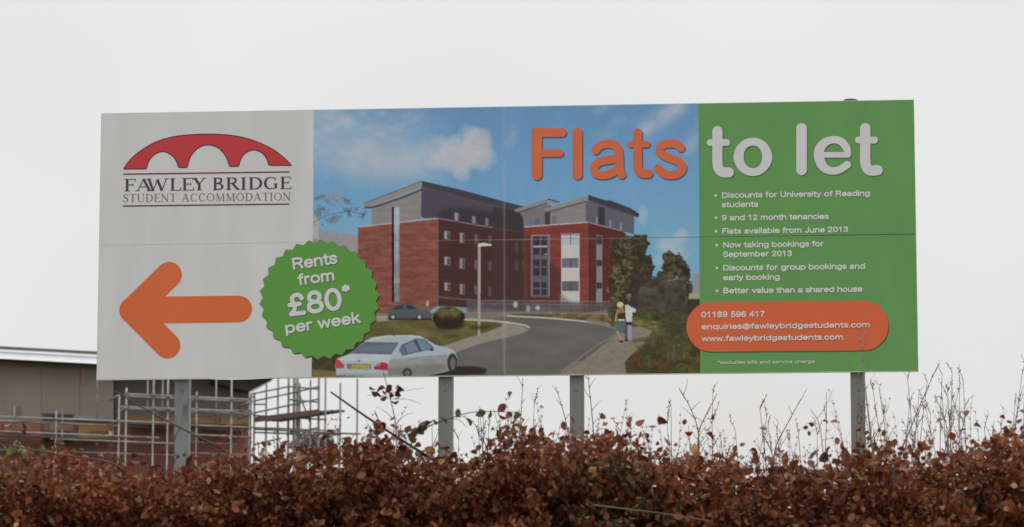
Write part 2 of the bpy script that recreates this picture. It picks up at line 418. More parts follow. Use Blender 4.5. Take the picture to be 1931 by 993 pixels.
    P.poly([(672, 598), (735, 594), (760, 603), (700, 606), (672, 606)], (150, 138, 122), .8)
    P.poly([(965, 592), (1340, 590), (1340, 720), (1150, 720)], (86, 84, 52), .8, 1, gr * .6 + gf_ * .4, .35)
    P.poly([(1025, 588), (1160, 590), (1160, 610), (1110, 603), (1030, 597)], (108, 92, 62), 1, 1, gf_, .35)
    P.line([(1025, 590), (1150, 591)], 1.6, (150, 142, 130), .7, .7)
    # paving left island
    P.poly(Z7((620, 200), (1000, 190), (1000, 215), (620, 235)), (140, 130, 118), .8, .9)
    P.poly(Z7((1430, 545), (1290, 470), (1500, 400), (1700, 340), (1870, 275), (1850, 245), (1600, 222), (1500, 205), (1500, 190), (1931, 230), (2060, 280), (2110, 330), (2060, 370), (1860, 420)), (133, 124, 114), .8, 1, gf_, .06)
    # road
    road = [(930, 600)] + Z8((120, 262), (500, 280), (850, 315), (1000, 340), (1115, 378), (1120, 420), (960, 530), (780, 655), (615, 790)) + [(1050, 720), (800, 720)] + Z7((1300, 720), (1430, 530)) + [(930, 642)] + Z8((130, 460), (250, 428), (330, 388), (335, 370), (240, 345), (0, 318))
    P.poly(road, (99, 96, 94), .8, 1, P.noise(30, 44, 4, (2, .5)), .07)
    P.line(Z7((1500, 215), (1800, 228), (1931, 245)) + Z8((110, 322), (200, 335), (290, 352), (335, 372)), 2.6, (176, 170, 164), .6)
    P.line(Z7((1430, 528), (1650, 450), (1860, 395)) + Z8((130, 458), (250, 426), (320, 395)), 2.6, (122, 122, 124), .6)
    P.line(Z7((1430, 532), (1650, 455), (1860, 402)), 1.2, (70, 66, 66), .6)
    P.line(Z8((120, 266), (500, 285), (850, 318), (1000, 345), (1110, 376)), 2.6, (180, 174, 168), .6)
    P.poly(Z8((1110, 380), (850, 320), (860, 300), (1060, 330), (1240, 330), (1450, 400), (1400, 470), (1350, 560), (1240, 640), (1200, 690), (1215, 800), (640, 800), (800, 680), (1120, 440)), (124, 115, 105), .8, 1, gf_, .07)
    P.line(Z8((1118, 435), (960, 530), (790, 652), (620, 778)), 4.5, (112, 110, 112), .7)
    P.poly(Z8((1240, 480), (1400, 455), (1500, 470), (1400, 500), (1280, 510)), (88, 80, 66), 1.2, .7)
    # trees at the right
    fo = P.noise(13, 51, 4); fo2 = P.noise(5, 52, 3); fo3 = P.noise(9, 57, 3, (1, 1), .8)
    def tree(blobs, c0, c1):
        d = np.full(px.shape, 9.0)
        for cx, cy, rx, ry in blobs: d = np.minimum(d, ((px - cx) / rx) ** 2 + ((py - cy) / ry) ** 2)
        m = np.clip((1.0 - d + (fo3 - .5) * 1.5) * 3.5, 0, 1)
        tt_ = np.clip((fo3 * .5 + fo2 * .5 - .36) * 3.6, 0, 1)[..., None]
        lit_ = np.clip((1215 - px) / 70 + (fo - .5) * 3, 0, 1)[..., None] if c1[0] > 95 else 1.0
        P.paint(m, np.array(c0) * (1 - tt_) + (np.array(c1) * lit_ + np.array(c0) * 1.25 * (1 - lit_)) * tt_)
    ft = fo * .55 + fo2 * .45
    tree([(1188, 500, 42, 58), (1172, 462, 24, 20), (1205, 458, 22, 18), (1168, 540, 24, 36), (1208, 540, 30, 40), (1222, 505, 12, 26), (1190, 575, 34, 18)], (54, 48, 38), (110, 102, 66))
    tree([(1272, 500, 26, 26), (1262, 485, 14, 12), (1290, 516, 14, 26), (1300, 548, 9, 22), (1250, 520, 14, 12)], (46, 42, 34), (94, 86, 60))
    P.poly([(1306, 515), (1330, 512), (1330, 560), (1306, 562)], (134, 130, 142), 1, .9); P.poly([(1300, 552), (1330, 552), (1330, 566), (1296, 566)], (140, 148, 112), .8)
    P.poly([(1234, 522), (1292, 527), (1298, 590), (1240, 605), (1190, 600), (1190, 560), (1215, 535)], (74, 68, 59), 2.2, 1, fo, .35)
    P.line([(1250, 530), (1275, 526), (1291, 526)], 1.2, (140, 138, 134), .7, .6)
    P.poly([(1296, 563), (1330, 563), (1330, 600), (1290, 590)], (62, 58, 48), 1.2)
    for k in range(26):
        cx, cy = r_.uniform(1150, 1240), r_.uniform(575, 612); P.ell(cx, cy, r_.uniform(5, 13), r_.uniform(3, 8), (70 + r_.uniform(-12, 30), 68 + r_.uniform(-10, 24), 48), 1.2, .7, fo2, .3, .3, k)
    tree([(1158, 588, 12, 16)], (60, 60, 42), (94, 94, 60))
    P.poly(Z8((1230, 290), (1420, 300), (1500, 330), (1500, 420), (1380, 370), (1250, 335)), (104, 102, 62), 1, 1, gf_, .3)
    tree([(1274, 612, 28, 24), (1260, 602, 16, 13)], (66, 62, 44), (108, 102, 72))
    P.poly(Z8((1500, 440), (1700, 430), (1900, 440), (1900, 800), (1215, 800), (1200, 690), (1260, 620), (1380, 530)), (78, 73, 47), 1.2, 1, gr * .5 + fo2 * .5, .45)
    for k in range(30):
        cx, cy = r_.uniform(1190, 1318), r_.uniform(640, 698); P.ell(cx, cy, r_.uniform(6, 16), r_.uniform(3, 7), (58 + r_.uniform(-8, 44), 56 + r_.uniform(-8, 36), 38), 1.6, .55, fo2, .3, .3, k)
    # the strolling pair
    sk = (172, 128, 104)
    P.poly(Z8((1200, 170), (1225, 162), (1255, 185), (1300, 205), (1296, 235), (1268, 235), (1262, 320), (1212, 322), (1204, 250)), (188, 190, 196), .6)
    P.ell(930 + 1238 / 4.8275, 540 + 98 / 4.8275, 3.6, 7.2, (104, 78, 74), .6); P.ell(1187.5, 556.5, 3, 4, (140, 110, 100), .6, .8)
    P.poly(Z8((1212, 322), (1262, 322), (1258, 350), (1212, 352)), (58, 48, 48), .6)
    P.poly(Z8((1222, 350), (1258, 350), (1258, 488), (1228, 488)), (128, 146, 170), .7)
    P.poly(Z8((1190, 360), (1224, 360), (1222, 480), (1204, 482)), (90, 76, 70), .8)
    P.line(Z8((1140, 205), (1120, 260), (1116, 320)), 3.2, sk, .6)
    P.poly(Z8((1132, 200), (1195, 200), (1200, 245), (1140, 250)), (150, 100, 84), .7)
    P.poly(Z8((1142, 240), (1202, 236), (1200, 298), (1150, 300)), (70, 46, 44), .6)
    P.poly(Z8((1140, 296), (1196, 296), (1196, 314), (1136, 314)), (182, 186, 196), .5)
    P.poly(Z8((1132, 312), (1198, 312), (1206, 375), (1198, 425), (1160, 425), (1112, 400)), (82, 98, 108), .7)
    P.line(Z8((1128, 402), (1150, 450), (1166, 490)), 3.4, sk, .6); P.line(Z8((1182, 420), (1186, 490)), 3.0, (150, 112, 94), .6)
    P.ell(930 + 1166 / 4.8275, 540 + 500 / 4.8275, 3.6, 1.8, (40, 34, 36), .5); P.ell(930 + 1212 / 4.8275, 540 + 488 / 4.8275, 4, 1.8, (56, 46, 46), .5)
    P.ell(930 + 1156 / 4.8275, 540 + 165 / 4.8275, 6.2, 5.6, (206, 184, 132), .6); P.ell(930 + 1170 / 4.8275, 540 + 190 / 4.8275, 3, 3, (160, 120, 96), .6)
    # street lamp
    P.poly([(901, 460), (906.5, 460), (905.5, 634), (901, 634)], (148, 138, 132), .6); P.line([(905, 470), (904.5, 632)], 1.2, (178, 170, 164), .5, .6)
    P.poly([(901, 462), (904, 458.5), (914, 457.5), (927, 460.5), (927, 463), (915, 464), (902, 465)], (196, 190, 182), .5)
    # small dark car, and the bush beside it
    P.poly(Z7((765, 195), (770, 140), (800, 110), (870, 75), (940, 60), (1000, 70), (1060, 115), (1170, 130), (1195, 175), (1185, 205), (980, 215), (800, 215)), (84, 87, 92), .7)
    P.poly(Z7((800, 116), (870, 80), (920, 74), (915, 112), (860, 118)), (62, 66, 72), .6); P.poly(Z7((945, 72), (1000, 78), (1045, 115), (950, 112)), (58, 60, 66), .6)
    P.poly(Z7((1000, 70), (1080, 78), (1190, 108), (1185, 130), (1060, 112)), (100, 98, 84), .8, .8)
    P.line(Z7((770, 212), (1190, 212)), 3, (44, 38, 38), .8)
    for x in (820, 1072): P.ell(580 + x / 5.082, 560 + 190 / 5.082, 6.2, 5.6, (54, 50, 52), .6); P.ell(580 + x / 5.082, 560 + 190 / 5.082, 3.8, 3.8, (150, 150, 154), .6)
    P.ell(846, 599, 30, 21, (56, 46, 34), 1, 1, ft, .45, .10, 5); P.ell(846, 588, 25, 10, (104, 96, 58), 3, .85, ft, .5, .1, 6); P.ell(848, 612, 28, 9, (48, 38, 32), 2.5, .8)
    P.ell(903, 617, 20, 4, (64, 62, 40), 1.5, .7); P.ell(850, 634, 18, 4, (70, 66, 42), 1.8, .6); P.ell(790, 612, 20, 7, (96, 70, 50), 2.5, .5)
    # hedge patch and dark corner by the badge
    P.poly([(588, 655), (640, 655), (700, 640), (690, 690), (640, 690), (636, 706), (588, 706)], (72, 66, 44), 2, 1, fo2, .3)
    P.poly([(588, 696), (636, 700), (636, 712), (588, 712)], (112, 100, 62), 1.5)
    # white saloon car
    P.poly(Z7((1425, 662), (1600, 662), (1725, 690), (1690, 742), (1120, 752)), (50, 44, 42), 1.4)
    body = Z7((276, 748), (266, 640), (288, 585), (400, 545), (545, 425), (620, 384), (760, 367), (1000, 366), (1090, 378), (1165, 420), (1240, 462), (1330, 478), (1400, 508), (1432, 570), (1438, 650), (1340, 712), (1150, 750), (700, 760))
    P.poly(body, (152, 165, 173), .6)
    P.paint(P.mask(Z7((780, 600), (1000, 585), (1340, 560), (1420, 560), (1438, 660), (1340, 715), (1150, 752), (770, 752)), 2.4) * P.mask(body, .6), (134, 134, 130), gf_, .05)
    P.paint(P.mask(Z7((770, 680), (1000, 650), (1300, 640), (1340, 700), (1150, 752), (770, 752)), 2) * P.mask(body, .6) * .8, (112, 110, 106))
    P.line(Z7((960, 598), (1120, 572), (1330, 560)), 1.1, (92, 96, 100), .5, .8)
    P.line(Z7((545, 427), (760, 372), (1000, 370), (1090, 382)), 1.8, (194, 200, 206), .6)
    P.poly(Z7((408, 540), (548, 428), (878, 434), (800, 550), (640, 545)), (92, 100, 112), .6); P.poly(Z7((520, 470), (850, 450), (800, 520), (480, 520)), (108, 118, 132), 1.6, .6)
    P.poly(Z7((290, 590), (400, 546), (640, 548), (800, 552), (770, 640), (640, 612), (340, 606)), (174, 180, 184), .8, .8)
    P.poly(Z7((876, 512), (905, 455), (1035, 398), (1120, 402), (1215, 488), (1080, 522), (912, 560)), (72, 76, 86), .6)
    P.poly(Z7((884, 508), (908, 464), (920, 470), (945, 540), (912, 552)), (96, 108, 124), .5); P.poly(Z7((925, 460), (1015, 412), (1068, 515), (960, 542)), (104, 118, 138), .5); P.poly(Z7((1042, 404), (1115, 408), (1200, 482), (1092, 512)), (104, 120, 140), .5)
    P.poly(Z7((268, 592), (300, 600), (352, 650), (350, 682), (272, 682)), (176, 58, 74), .6); P.poly(Z7((636, 662), (715, 622), (772, 640), (770, 700), (640, 694)), (160, 46, 66), .6); P.line(Z7((640, 660), (700, 650)), 1.6, (204, 150, 160), .6)
    P.poly(Z7((372, 636), (610, 642), (606, 694), (380, 686)), (116, 110, 96), .6); P.poly(Z7((424, 648), (594, 652), (590, 690), (424, 684)), (164, 146, 70), .5)
    for k in range(6): P.line(Z7((440 + k * 25, 660), (440 + k * 25, 680)), 1.2, (96, 84, 48), .4, .8)
    P.ell(580 + 492 / 5.082, 560 + 612 / 5.082, 2.4, 2.4, (110, 116, 122), .5)
    P.ell(580 + 955 / 5.082, 560 + 725 / 5.082, 9, 9, (62, 58, 58), .7); P.ell(580 + 958 / 5.082, 560 + 728 / 5.082, 5, 6, (100, 96, 94), .7)
    P.ell(580 + 1388 / 5.082, 560 + 630 / 5.082, 9.4, 18, (58, 54, 54), .7); P.ell(580 + 1392 / 5.082, 560 + 636 / 5.082, 5.2, 12, (104, 100, 98), .8)
    P.line(Z7((300, 738), (760, 740)), 2, (120, 118, 112), 1, .6)
    P.ell(580 + 1190 / 5.082, 560 + 505 / 5.082, 4, 2, (70, 50, 52), .6); P.line(Z7((805, 350), (840, 378)), 1.2, (60, 50, 50), .5)
    # joints of the print: paler strips along the sheet edges
    P.paint(np.exp(-((px - 951) / 3.2) ** 2) * .22, (150, 155, 165)); P.paint(np.exp(-((px - 951) / 1.0) ** 2) * .15 * (py > 300), (180, 180, 186))
    sy = 460 - (px - 191) * (17 / 1536.)
    P.paint(np.exp(-((py - sy) / 1.4) ** 2) * np.clip((px - 700) / 300, 0, 1) * np.clip((1250 - px) / 200, 0, 1) * .4, (160, 150, 155))
    # the print has deep blacks: pull the darks down a little
    lum = P.c.mean(-1, keepdims=True)
    P.c *= 1 - .15 * np.clip((120 - lum) / 80, 0, 1)
    # faint unevenness of the ink
    P.c *= (1 + 0.025 * (P.noise(3.2, 61, 2) - .5) * 2)[..., None]

WHITE, GREEN = (177, 177, 178), (88, 131, 76)
mat_print = pmat('weathered_print', (1, 1, 1), 0.45, 0.05, 2.2, attr='ink', stretch=(2.2, 1, .5))
mat_print.node_tree.nodes['Principled BSDF'].inputs['Specular IOR Level'].default_value = 0.12
mat_panel = pmat('composite_panel_edge', (0.80, 0.77, 0.72), 0.5, 0.06, 4)

def make_panel(x0, x1, z0, z1):
    mb = MB()
    mb.box8([(x0, 0, z0[0]), (x1, 0, z0[1]), (x1, 0.03, z0[1]), (x0, 0.03, z0[0]), (x0, 0, z1[0]), (x1, 0, z1[1]), (x1, 0.03, z1[1]), (x0, 0.03, z1[0])])
    pn = mb.build('panel', mat_panel, board)
    e = 0.004
    a, b = x0 + (e if x0 < -3 else 0.0), x1 - (e if x1 > 3 else 0.0)
    lo = z0[0] < BZ + .1
    X = []
    if a < UPIC0: X += list(np.linspace(a, UPIC0 - .0025, 14))
    p0, p1 = max(a, UPIC0), min(b, UPIC1)
    X += list(np.linspace(p0, p1, int((p1 - p0) / STEP)))
    if b > UPIC1: X += list(np.linspace(UPIC1 + .0025, b, 14))
    X = np.array(X); nz = int((z1[0] - z0[0]) / STEP)
    za = z0[0] + (0.007 if lo else 0.0006); zb = z1[0] - (0.0006 if lo else 0.005)
    T = np.linspace(1, 0, nz)
    xi = (X - x0) / (x1 - x0)
    Zc = (za + (zb - za) * T)[:, None] + (T[:, None] * ((z1[1] - z1[0]) * xi)[None] + (1 - T[:, None]) * ((z0[1] - z0[0]) * xi)[None])
    P = Painter(X, za + (zb - za) * T)
    ip = (X >= UPIC0 - 1e-6) & (X <= UPIC1 + 1e-6)
    Q = Painter(X[ip], za + (zb - za) * T)
    paint_picture(Q)
    C = np.zeros((nz, len(X), 3)); C[:, ip] = Q.c
    C[:, X < UPIC0 - 1e-6] = WHITE; C[:, X > UPIC1 + 1e-6] = GREEN
    A = np.ones((nz * len(X), 4), np.float32); A[:, :3] = ink(np.clip(C, 0, 255)).reshape(-1, 3)
    V = np.stack([np.broadcast_to(X, Zc.shape), np.full(Zc.shape, -0.0012), Zc], -1).reshape(-1, 3)
    w_ = len(X); J, I = np.meshgrid(np.arange(nz - 1), np.arange(w_ - 1), indexing='ij')
    q = (J * w_ + I).ravel(); F = np.stack([q, q + w_, q + w_ + 1, q + 1], 1)
    me = bpy.data.meshes.new('printed_sheet')
    me.vertices.add(len(V)); me.vertices.foreach_set('co', V.astype(np.float32).ravel())
    me.loops.add(F.size); me.loops.foreach_set('vertex_index', F.ravel().astype(np.int32))
    me.polygons.add(len(F)); me.polygons.foreach_set('loop_start', np.arange(0, F.size, 4, dtype=np.int32))
    me.update(calc_edges=True)
    at_ = me.color_attributes.new('ink', 'FLOAT_COLOR', 'POINT'); at_.data.foreach_set('color', A.ravel())
    link('printed_sheet', me, mat_print, pn)

XL, XR = -BW / 2, BW / 2
make_panel(XL, SEAM_X - .0003, (SEAM_Z + .0003, SEAM_Z + .0001), (BZ + BH, BZ + BH))
make_panel(SEAM_X + .0003, XR, (SEAM_Z + .0001, SEAM_Z + .003), (BZ + BH, BZ + BH))
make_panel(XL, SEAM_X - .0003, (BZ, BZ), (SEAM_Z - .0003, SEAM_Z - .0001))
make_panel(SEAM_X + .0003, XR, (BZ, BZ), (SEAM_Z - .0001, SEAM_Z - .005))

# posts, rails behind, cap seen above the top edge, loose lower lip
mat_post = pmat('weathered_grey_post', (0.235, 0.235, 0.235), 0.7, 0.14, 5, 0.3, 25, stretch=(1, 1, .25))
mat_post_old = pmat('blotched_grey_post', (0.27, 0.285, 0.29), 0.75, 0.18, 6, 0.35, 25, stretch=(1, 1, .35), dark=(0.15, 0.14, 0.13), dthr=0.56, dscale=9)
mat_rail = pmat('dark_rail', (0.10, 0.10, 0.10), .7, .1)
for i, (pa, pb) in enumerate(((329.5, 356.5), (827, 853.5), (1074, 1100), (1604, 1631.5))):
    a, b = at(pa, 720, .05).x, at(pb, 720, .05).x
    z0 = ground_z(0) - .5; mb = MB(); c = .008; ya, yb = .045, .045 + (b - a)
    prof = [(a + c, ya), (b - c, ya), (b, ya + c), (b, yb - c), (b - c, yb), (a + c, yb), (a, yb - c), (a, ya + c)]
    zt = BZ + BH - .08
    n = 6; vs = []; 
    for k in range(n + 1):
        z = z0 + (zt - z0) * k / n; o = rnd.uniform(-.003, .003)
        vs += [(x + o, y, z) for x, y in prof]
    fs = [(k * 8 + j, k * 8 + (j + 1) % 8, (k + 1) * 8 + (j + 1) % 8, (k + 1) * 8 + j) for k in range(n) for j in range(8)] + [tuple(range(8))[::-1], tuple(n * 8 + j for j in range(8))]
    mb.add(vs, fs)
    o = mb.build('post', mat_post_old if i == 0 else mat_post, board)
    if i == 0: o['label'] = 'pale post blotched with dirt'
for z in (BZ + .12, SEAM_Z, BZ + BH - .12):
    mb = MB(); mb.box((XL + .005, .031, z - .03), (XR - .005, .0448, z + .03)); mb.build('mounting_rail', mat_rail, board)
for px_ in (343, 840, 1087, 1618):
    q = at(px_, 727, .045)
    for dx_ in (-.035, .035):
        mb = MB(); mb.tube([(q.x + dx_ * .0, .0455, q.z + dx_), (q.x + dx_ * .0, .036, q.z + dx_)], .009, 6); mb.build('bolt', mat_post, board)
pc = at(1604, 187, .12)
mb = MB(); vs = []; n = 16
for k, (r_, h) in enumerate(((.07, -.10), (.07, .022), (.062, .030), (.04, .0355), (.012, .0375))):
    vs += [(pc.x + r_ * math.cos(2 * math.pi * j / n), .12 + r_ * math.sin(2 * math.pi * j / n), BZ + BH + h) for j in range(n)]
mb.add(vs, [(k * n + j, k * n + (j + 1) % n, (k + 1) * n + (j + 1) % n, (k + 1) * n + j) for k in range(4) for j in range(n)] + [tuple(4 * n + j for j in range(n))])
mb.build('post_cap', pmat('dark_green_cap', (0.05, 0.075, 0.055), .5, .1), board, True)
mb = MB(); n = 24; vs = []
x0, x1 = uv(396, 716)[0], uv(508, 716)[0]
for k in range(n + 1):
    t = k / n; s = math.sin(math.pi * min(1, t * 1.0)) ** .8 if 0 < t < 1 else 0
    x = x0 + (x1 - x0) * t; s *= (1 - .5 * t)
    vs += [(x, -.004 - .008 * s, BZ + .004), (x, -.004 - .012 * s, BZ - .013 * s - .001)]
mb.add(vs, [(2 * k, 2 * k + 1, 2 * k + 3, 2 * k + 2) for k in range(n)])
o = mb.build('peeling_sheet_edge', inkmat('print_white', WHITE), board, True)

# ------------------------------------------------------------------ printed lettering and shapes
def tess(loops):
    vs, tris = [], []
    pl = [[Vector((p[0], p[1], 0)) for p in lp] for lp in loops]
    flat = [p for lp in pl for p in lp]
    return flat, [tuple(t) for t in tessellate_polygon(pl)]

def flat_shape(name, loops_px, mat, depth, parent=None):
    loops = [[uv(*p) for p in lp] for lp in loops_px]
    fl, tr = tess(loops)
    vs = [(p.x, -depth, p.y) for p in fl]
    me = mesh(name, vs, [t for t in tr if len(set(t)) == 3])
    return link(name, me, mat, parent or board)

def catmull(pts, n=7, closed=False):
    if len(pts) < 3: return [tuple(p) for p in pts]
    P_ = [np.array(p, float) for p in pts]; o = []
    m = len(P_)
    for i in range(m if closed else m - 1):
        p0 = P_[(i - 1) % m] if closed or i else 2 * P_[0] - P_[1]
        p1, p2 = P_[i], P_[(i + 1) % m]
        p3 = P_[(i + 2) % m] if closed or i + 2 < m else 2 * P_[-1] - P_[-2]
        for k in range(n):
            t = k / n
            o.append(tuple(.5 * (2 * p1 + (p2 - p0) * t + (2 * p0 - 5 * p1 + 4 * p2 - p3) * t * t + (3 * p1 - p0 - 3 * p2 + p3) * t ** 3)))
    if not closed: o.append(tuple(P_[-1]))
    return o

def stroke_faces(pts, cap=True, y0=0.0):
    """pts (x, y, w) in any plane -> strip with round ends; returns verts2d, faces"""
    vs, fs = [], []
    n = len(pts)
    loop = n > 6 and math.hypot(pts[0][0] - pts[-1][0], pts[0][1] - pts[-1][1]) < 1e-4
    for i, p in enumerate(pts):
        a, b = pts[max(i - 1, 0)], pts[min(i + 1, n - 1)]
        if loop and i in (0, n - 1): a, b = pts[n - 2], pts[1]
        dx, dy = b[0] - a[0], b[1] - a[1]; d = math.hypot(dx, dy) or 1
        nx_, ny_ = -dy / d * p[2] / 2, dx / d * p[2] / 2
        vs += [(p[0] + nx_, p[1] + ny_), (p[0] - nx_, p[1] - ny_)]
    fs = [(2 * i, 2 * i + 1, 2 * i + 3, 2 * i + 2) for i in range(n - 1)]
    if cap:
        for (p, q, s0, s1) in ((pts[0], pts[1], 0, 1), (pts[-1], pts[-2], 2 * n - 1, 2 * n - 2)):
            dx, dy = p[0] - q[0], p[1] - q[1]; ang = math.atan2(dy, dx); base = len(vs); r_ = p[2] / 2
            m = 10; vs += [(p[0] + r_ * math.cos(ang + math.pi / 2 - math.pi * k / m), p[1] + r_ * math.sin(ang + math.pi / 2 - math.pi * k / m)) for k in range(m + 1)]
            fs.append(tuple(range(base, base + m + 1)))
    return vs, fs

def strokes_obj(name, strokes, mat, depth, tf, parent=None, off=(0, 0), cap=True, step=.0002):
    """each stroke sits a fraction of a millimetre above the one before it, so no faces coincide"""
    V, F = [], []
    for k, st in enumerate(strokes):
        vs, fs = stroke_faces(st, cap)
        n = len(V)
        for x, y in vs:
            px_, py_ = tf(x, y); a = uv(px_ + off[0], py_ + off[1]); V.append((a[0], -depth - k * step, a[1]))
        F += [tuple(i + n for i in f) for f in fs]
    return link(name, mesh(name, V, F), mat, parent or board)

orange, white, green = inkmat('print_orange', (196, 92, 55)), inkmat('print_letter_white', (180, 178, 182)), inkmat('print_green', GREEN)
orange2 = inkmat('print_orange_headline', (184, 94, 66))
green2 = inkmat('badge_green', (82, 131, 62))
shade_blue, shade_green, shade_dgreen = inkmat('print_shadow_blue', (72, 84, 98)), inkmat('print_shadow_green', (66, 96, 66)), inkmat('print_shadow_badge', (62, 92, 56))
maroon, red = inkmat('print_maroon', (92, 42, 50)), inkmat('print_red', (164, 57, 60))
textdark = inkmat('print_dark_text', (66, 58, 64)); textgrey = inkmat('print_grey_text', (108, 102, 106))

def W(pts, w): return [(x, y, w) for x, y in pts]
def cat3(pts, w=None, n=7):
    p = [(a[0], a[1], a[2] if len(a) > 2 else w) for a in pts]
    return catmull(p, n)
TF6 = lambda x, y: (940 + x / 4.951, 200 + y / 4.951)
letters = {
    'F': [W([(360, 250), (360, 640)], 98), W([(352, 246), (595, 246)], 82), W([(360, 438), (572, 438)], 72), W([(335, 226), (335, 227)], 44)],
    'l': [W([(738, 246), (738, 640)], 92)],
    'a': [cat3([(908, 412), (945, 372), (1012, 352), (1080, 362), (1118, 408), (1128, 470), (1130, 560), (1140, 610), (1150, 640)], 78),
          cat3([(1120, 478), (1040, 500), (950, 518), (902, 552), (892, 592), (915, 632), (975, 645), (1050, 628), (1120, 575)], 76)],
    't': [cat3([(1300, 248), (1300, 350), (1300, 520), (1306, 590), (1340, 626), (1400, 628)], 84), W([(1236, 355), (1385, 355)], 62)],
    's': [cat3([(1702, 388), (1665, 358), (1605, 348), (1540, 358), (1502, 398), (1520, 445), (1590, 480), (1670, 512), (1716, 560), (1700, 612), (1630, 642), (1550, 632), (1488, 578)], 78)],
}
for ch, st in letters.items():
    o = strokes_obj('letter', st, orange2, .0042, TF6)
    strokes_obj('letter_shadow', st, shade_blue, .0022, TF6, o, off=(1.9, 2.4))
TFT = lambda x, y: (1300 + x / 4.198, 170 + y / 4.198)
ring = [(503 + 113 * math.cos(a), 527 + 121 * math.sin(a), 82 - 20 * abs(math.sin(a))) for a in np.linspace(0, 2 * math.pi, 49)]
letters2 = [
    [cat3([(222, 322), (222, 420), (222, 560), (232, 618), (265, 648), (312, 650)], 80), W([(164, 414), (296, 414)], 54)],
    [ring],
    [W([(888, 302), (888, 630)], 84)],
    [cat3([(1258, 508, 44), (1243, 455, 60), (1200, 405, 60), (1135, 391, 58), (1070, 415, 66), (1030, 470, 78), (1027, 530, 80), (1055, 600, 72), (1110, 635, 62), (1180, 632, 58), (1250, 590, 58)]), W([(1050, 511), (1256, 511)], 44)],
    [cat3([(1392, 300), (1392, 400), (1392, 540), (1400, 600), (1430, 634), (1490, 632)], 82), W([(1338, 394), (1466, 394)], 54)],
]
for st in letters2:
    cp = st[0] is not ring
    o = strokes_obj('letter', st, white, .0042, TFT, cap=cp)
    strokes_obj('letter_shadow', st, shade_green, .0022, TFT, o, off=(1.6, 1.8), cap=cp)

# arrow
TF2 = lambda x, y: (170 + x / 3.425, 440 + y / 3.425)
ar = [W([(274, 496), (510, 266)], 166), W([(274, 496), (500, 724)], 166), W([(274, 496), (960, 487)], 172)]
strokes_obj('arrow', ar, orange, .003, TF2)

# badge with a toothed rim
bc = (602.3, 564.2)
def badge(r0, r1, dx=0, dy=0):
    o = []
    for k in range(60):
        a = 2 * math.pi * (k + .3) / 60; r_ = r0 if k % 2 else r1
        o.append((bc[0] + dx + r_ * math.cos(a), bc[1] + dy + r_ * math.sin(a)))
    return o
bd = flat_shape('badge', [badge(113.5, 106.5)], green2, .0034)
sh = badge(113.0, 107.0, 1.8, 2.2)
flat_shape('badge_shadow', [sh], inkmat('print_shadow_brown', (66, 52, 44)), .0020, bd).data.name = 'badge_shadow'

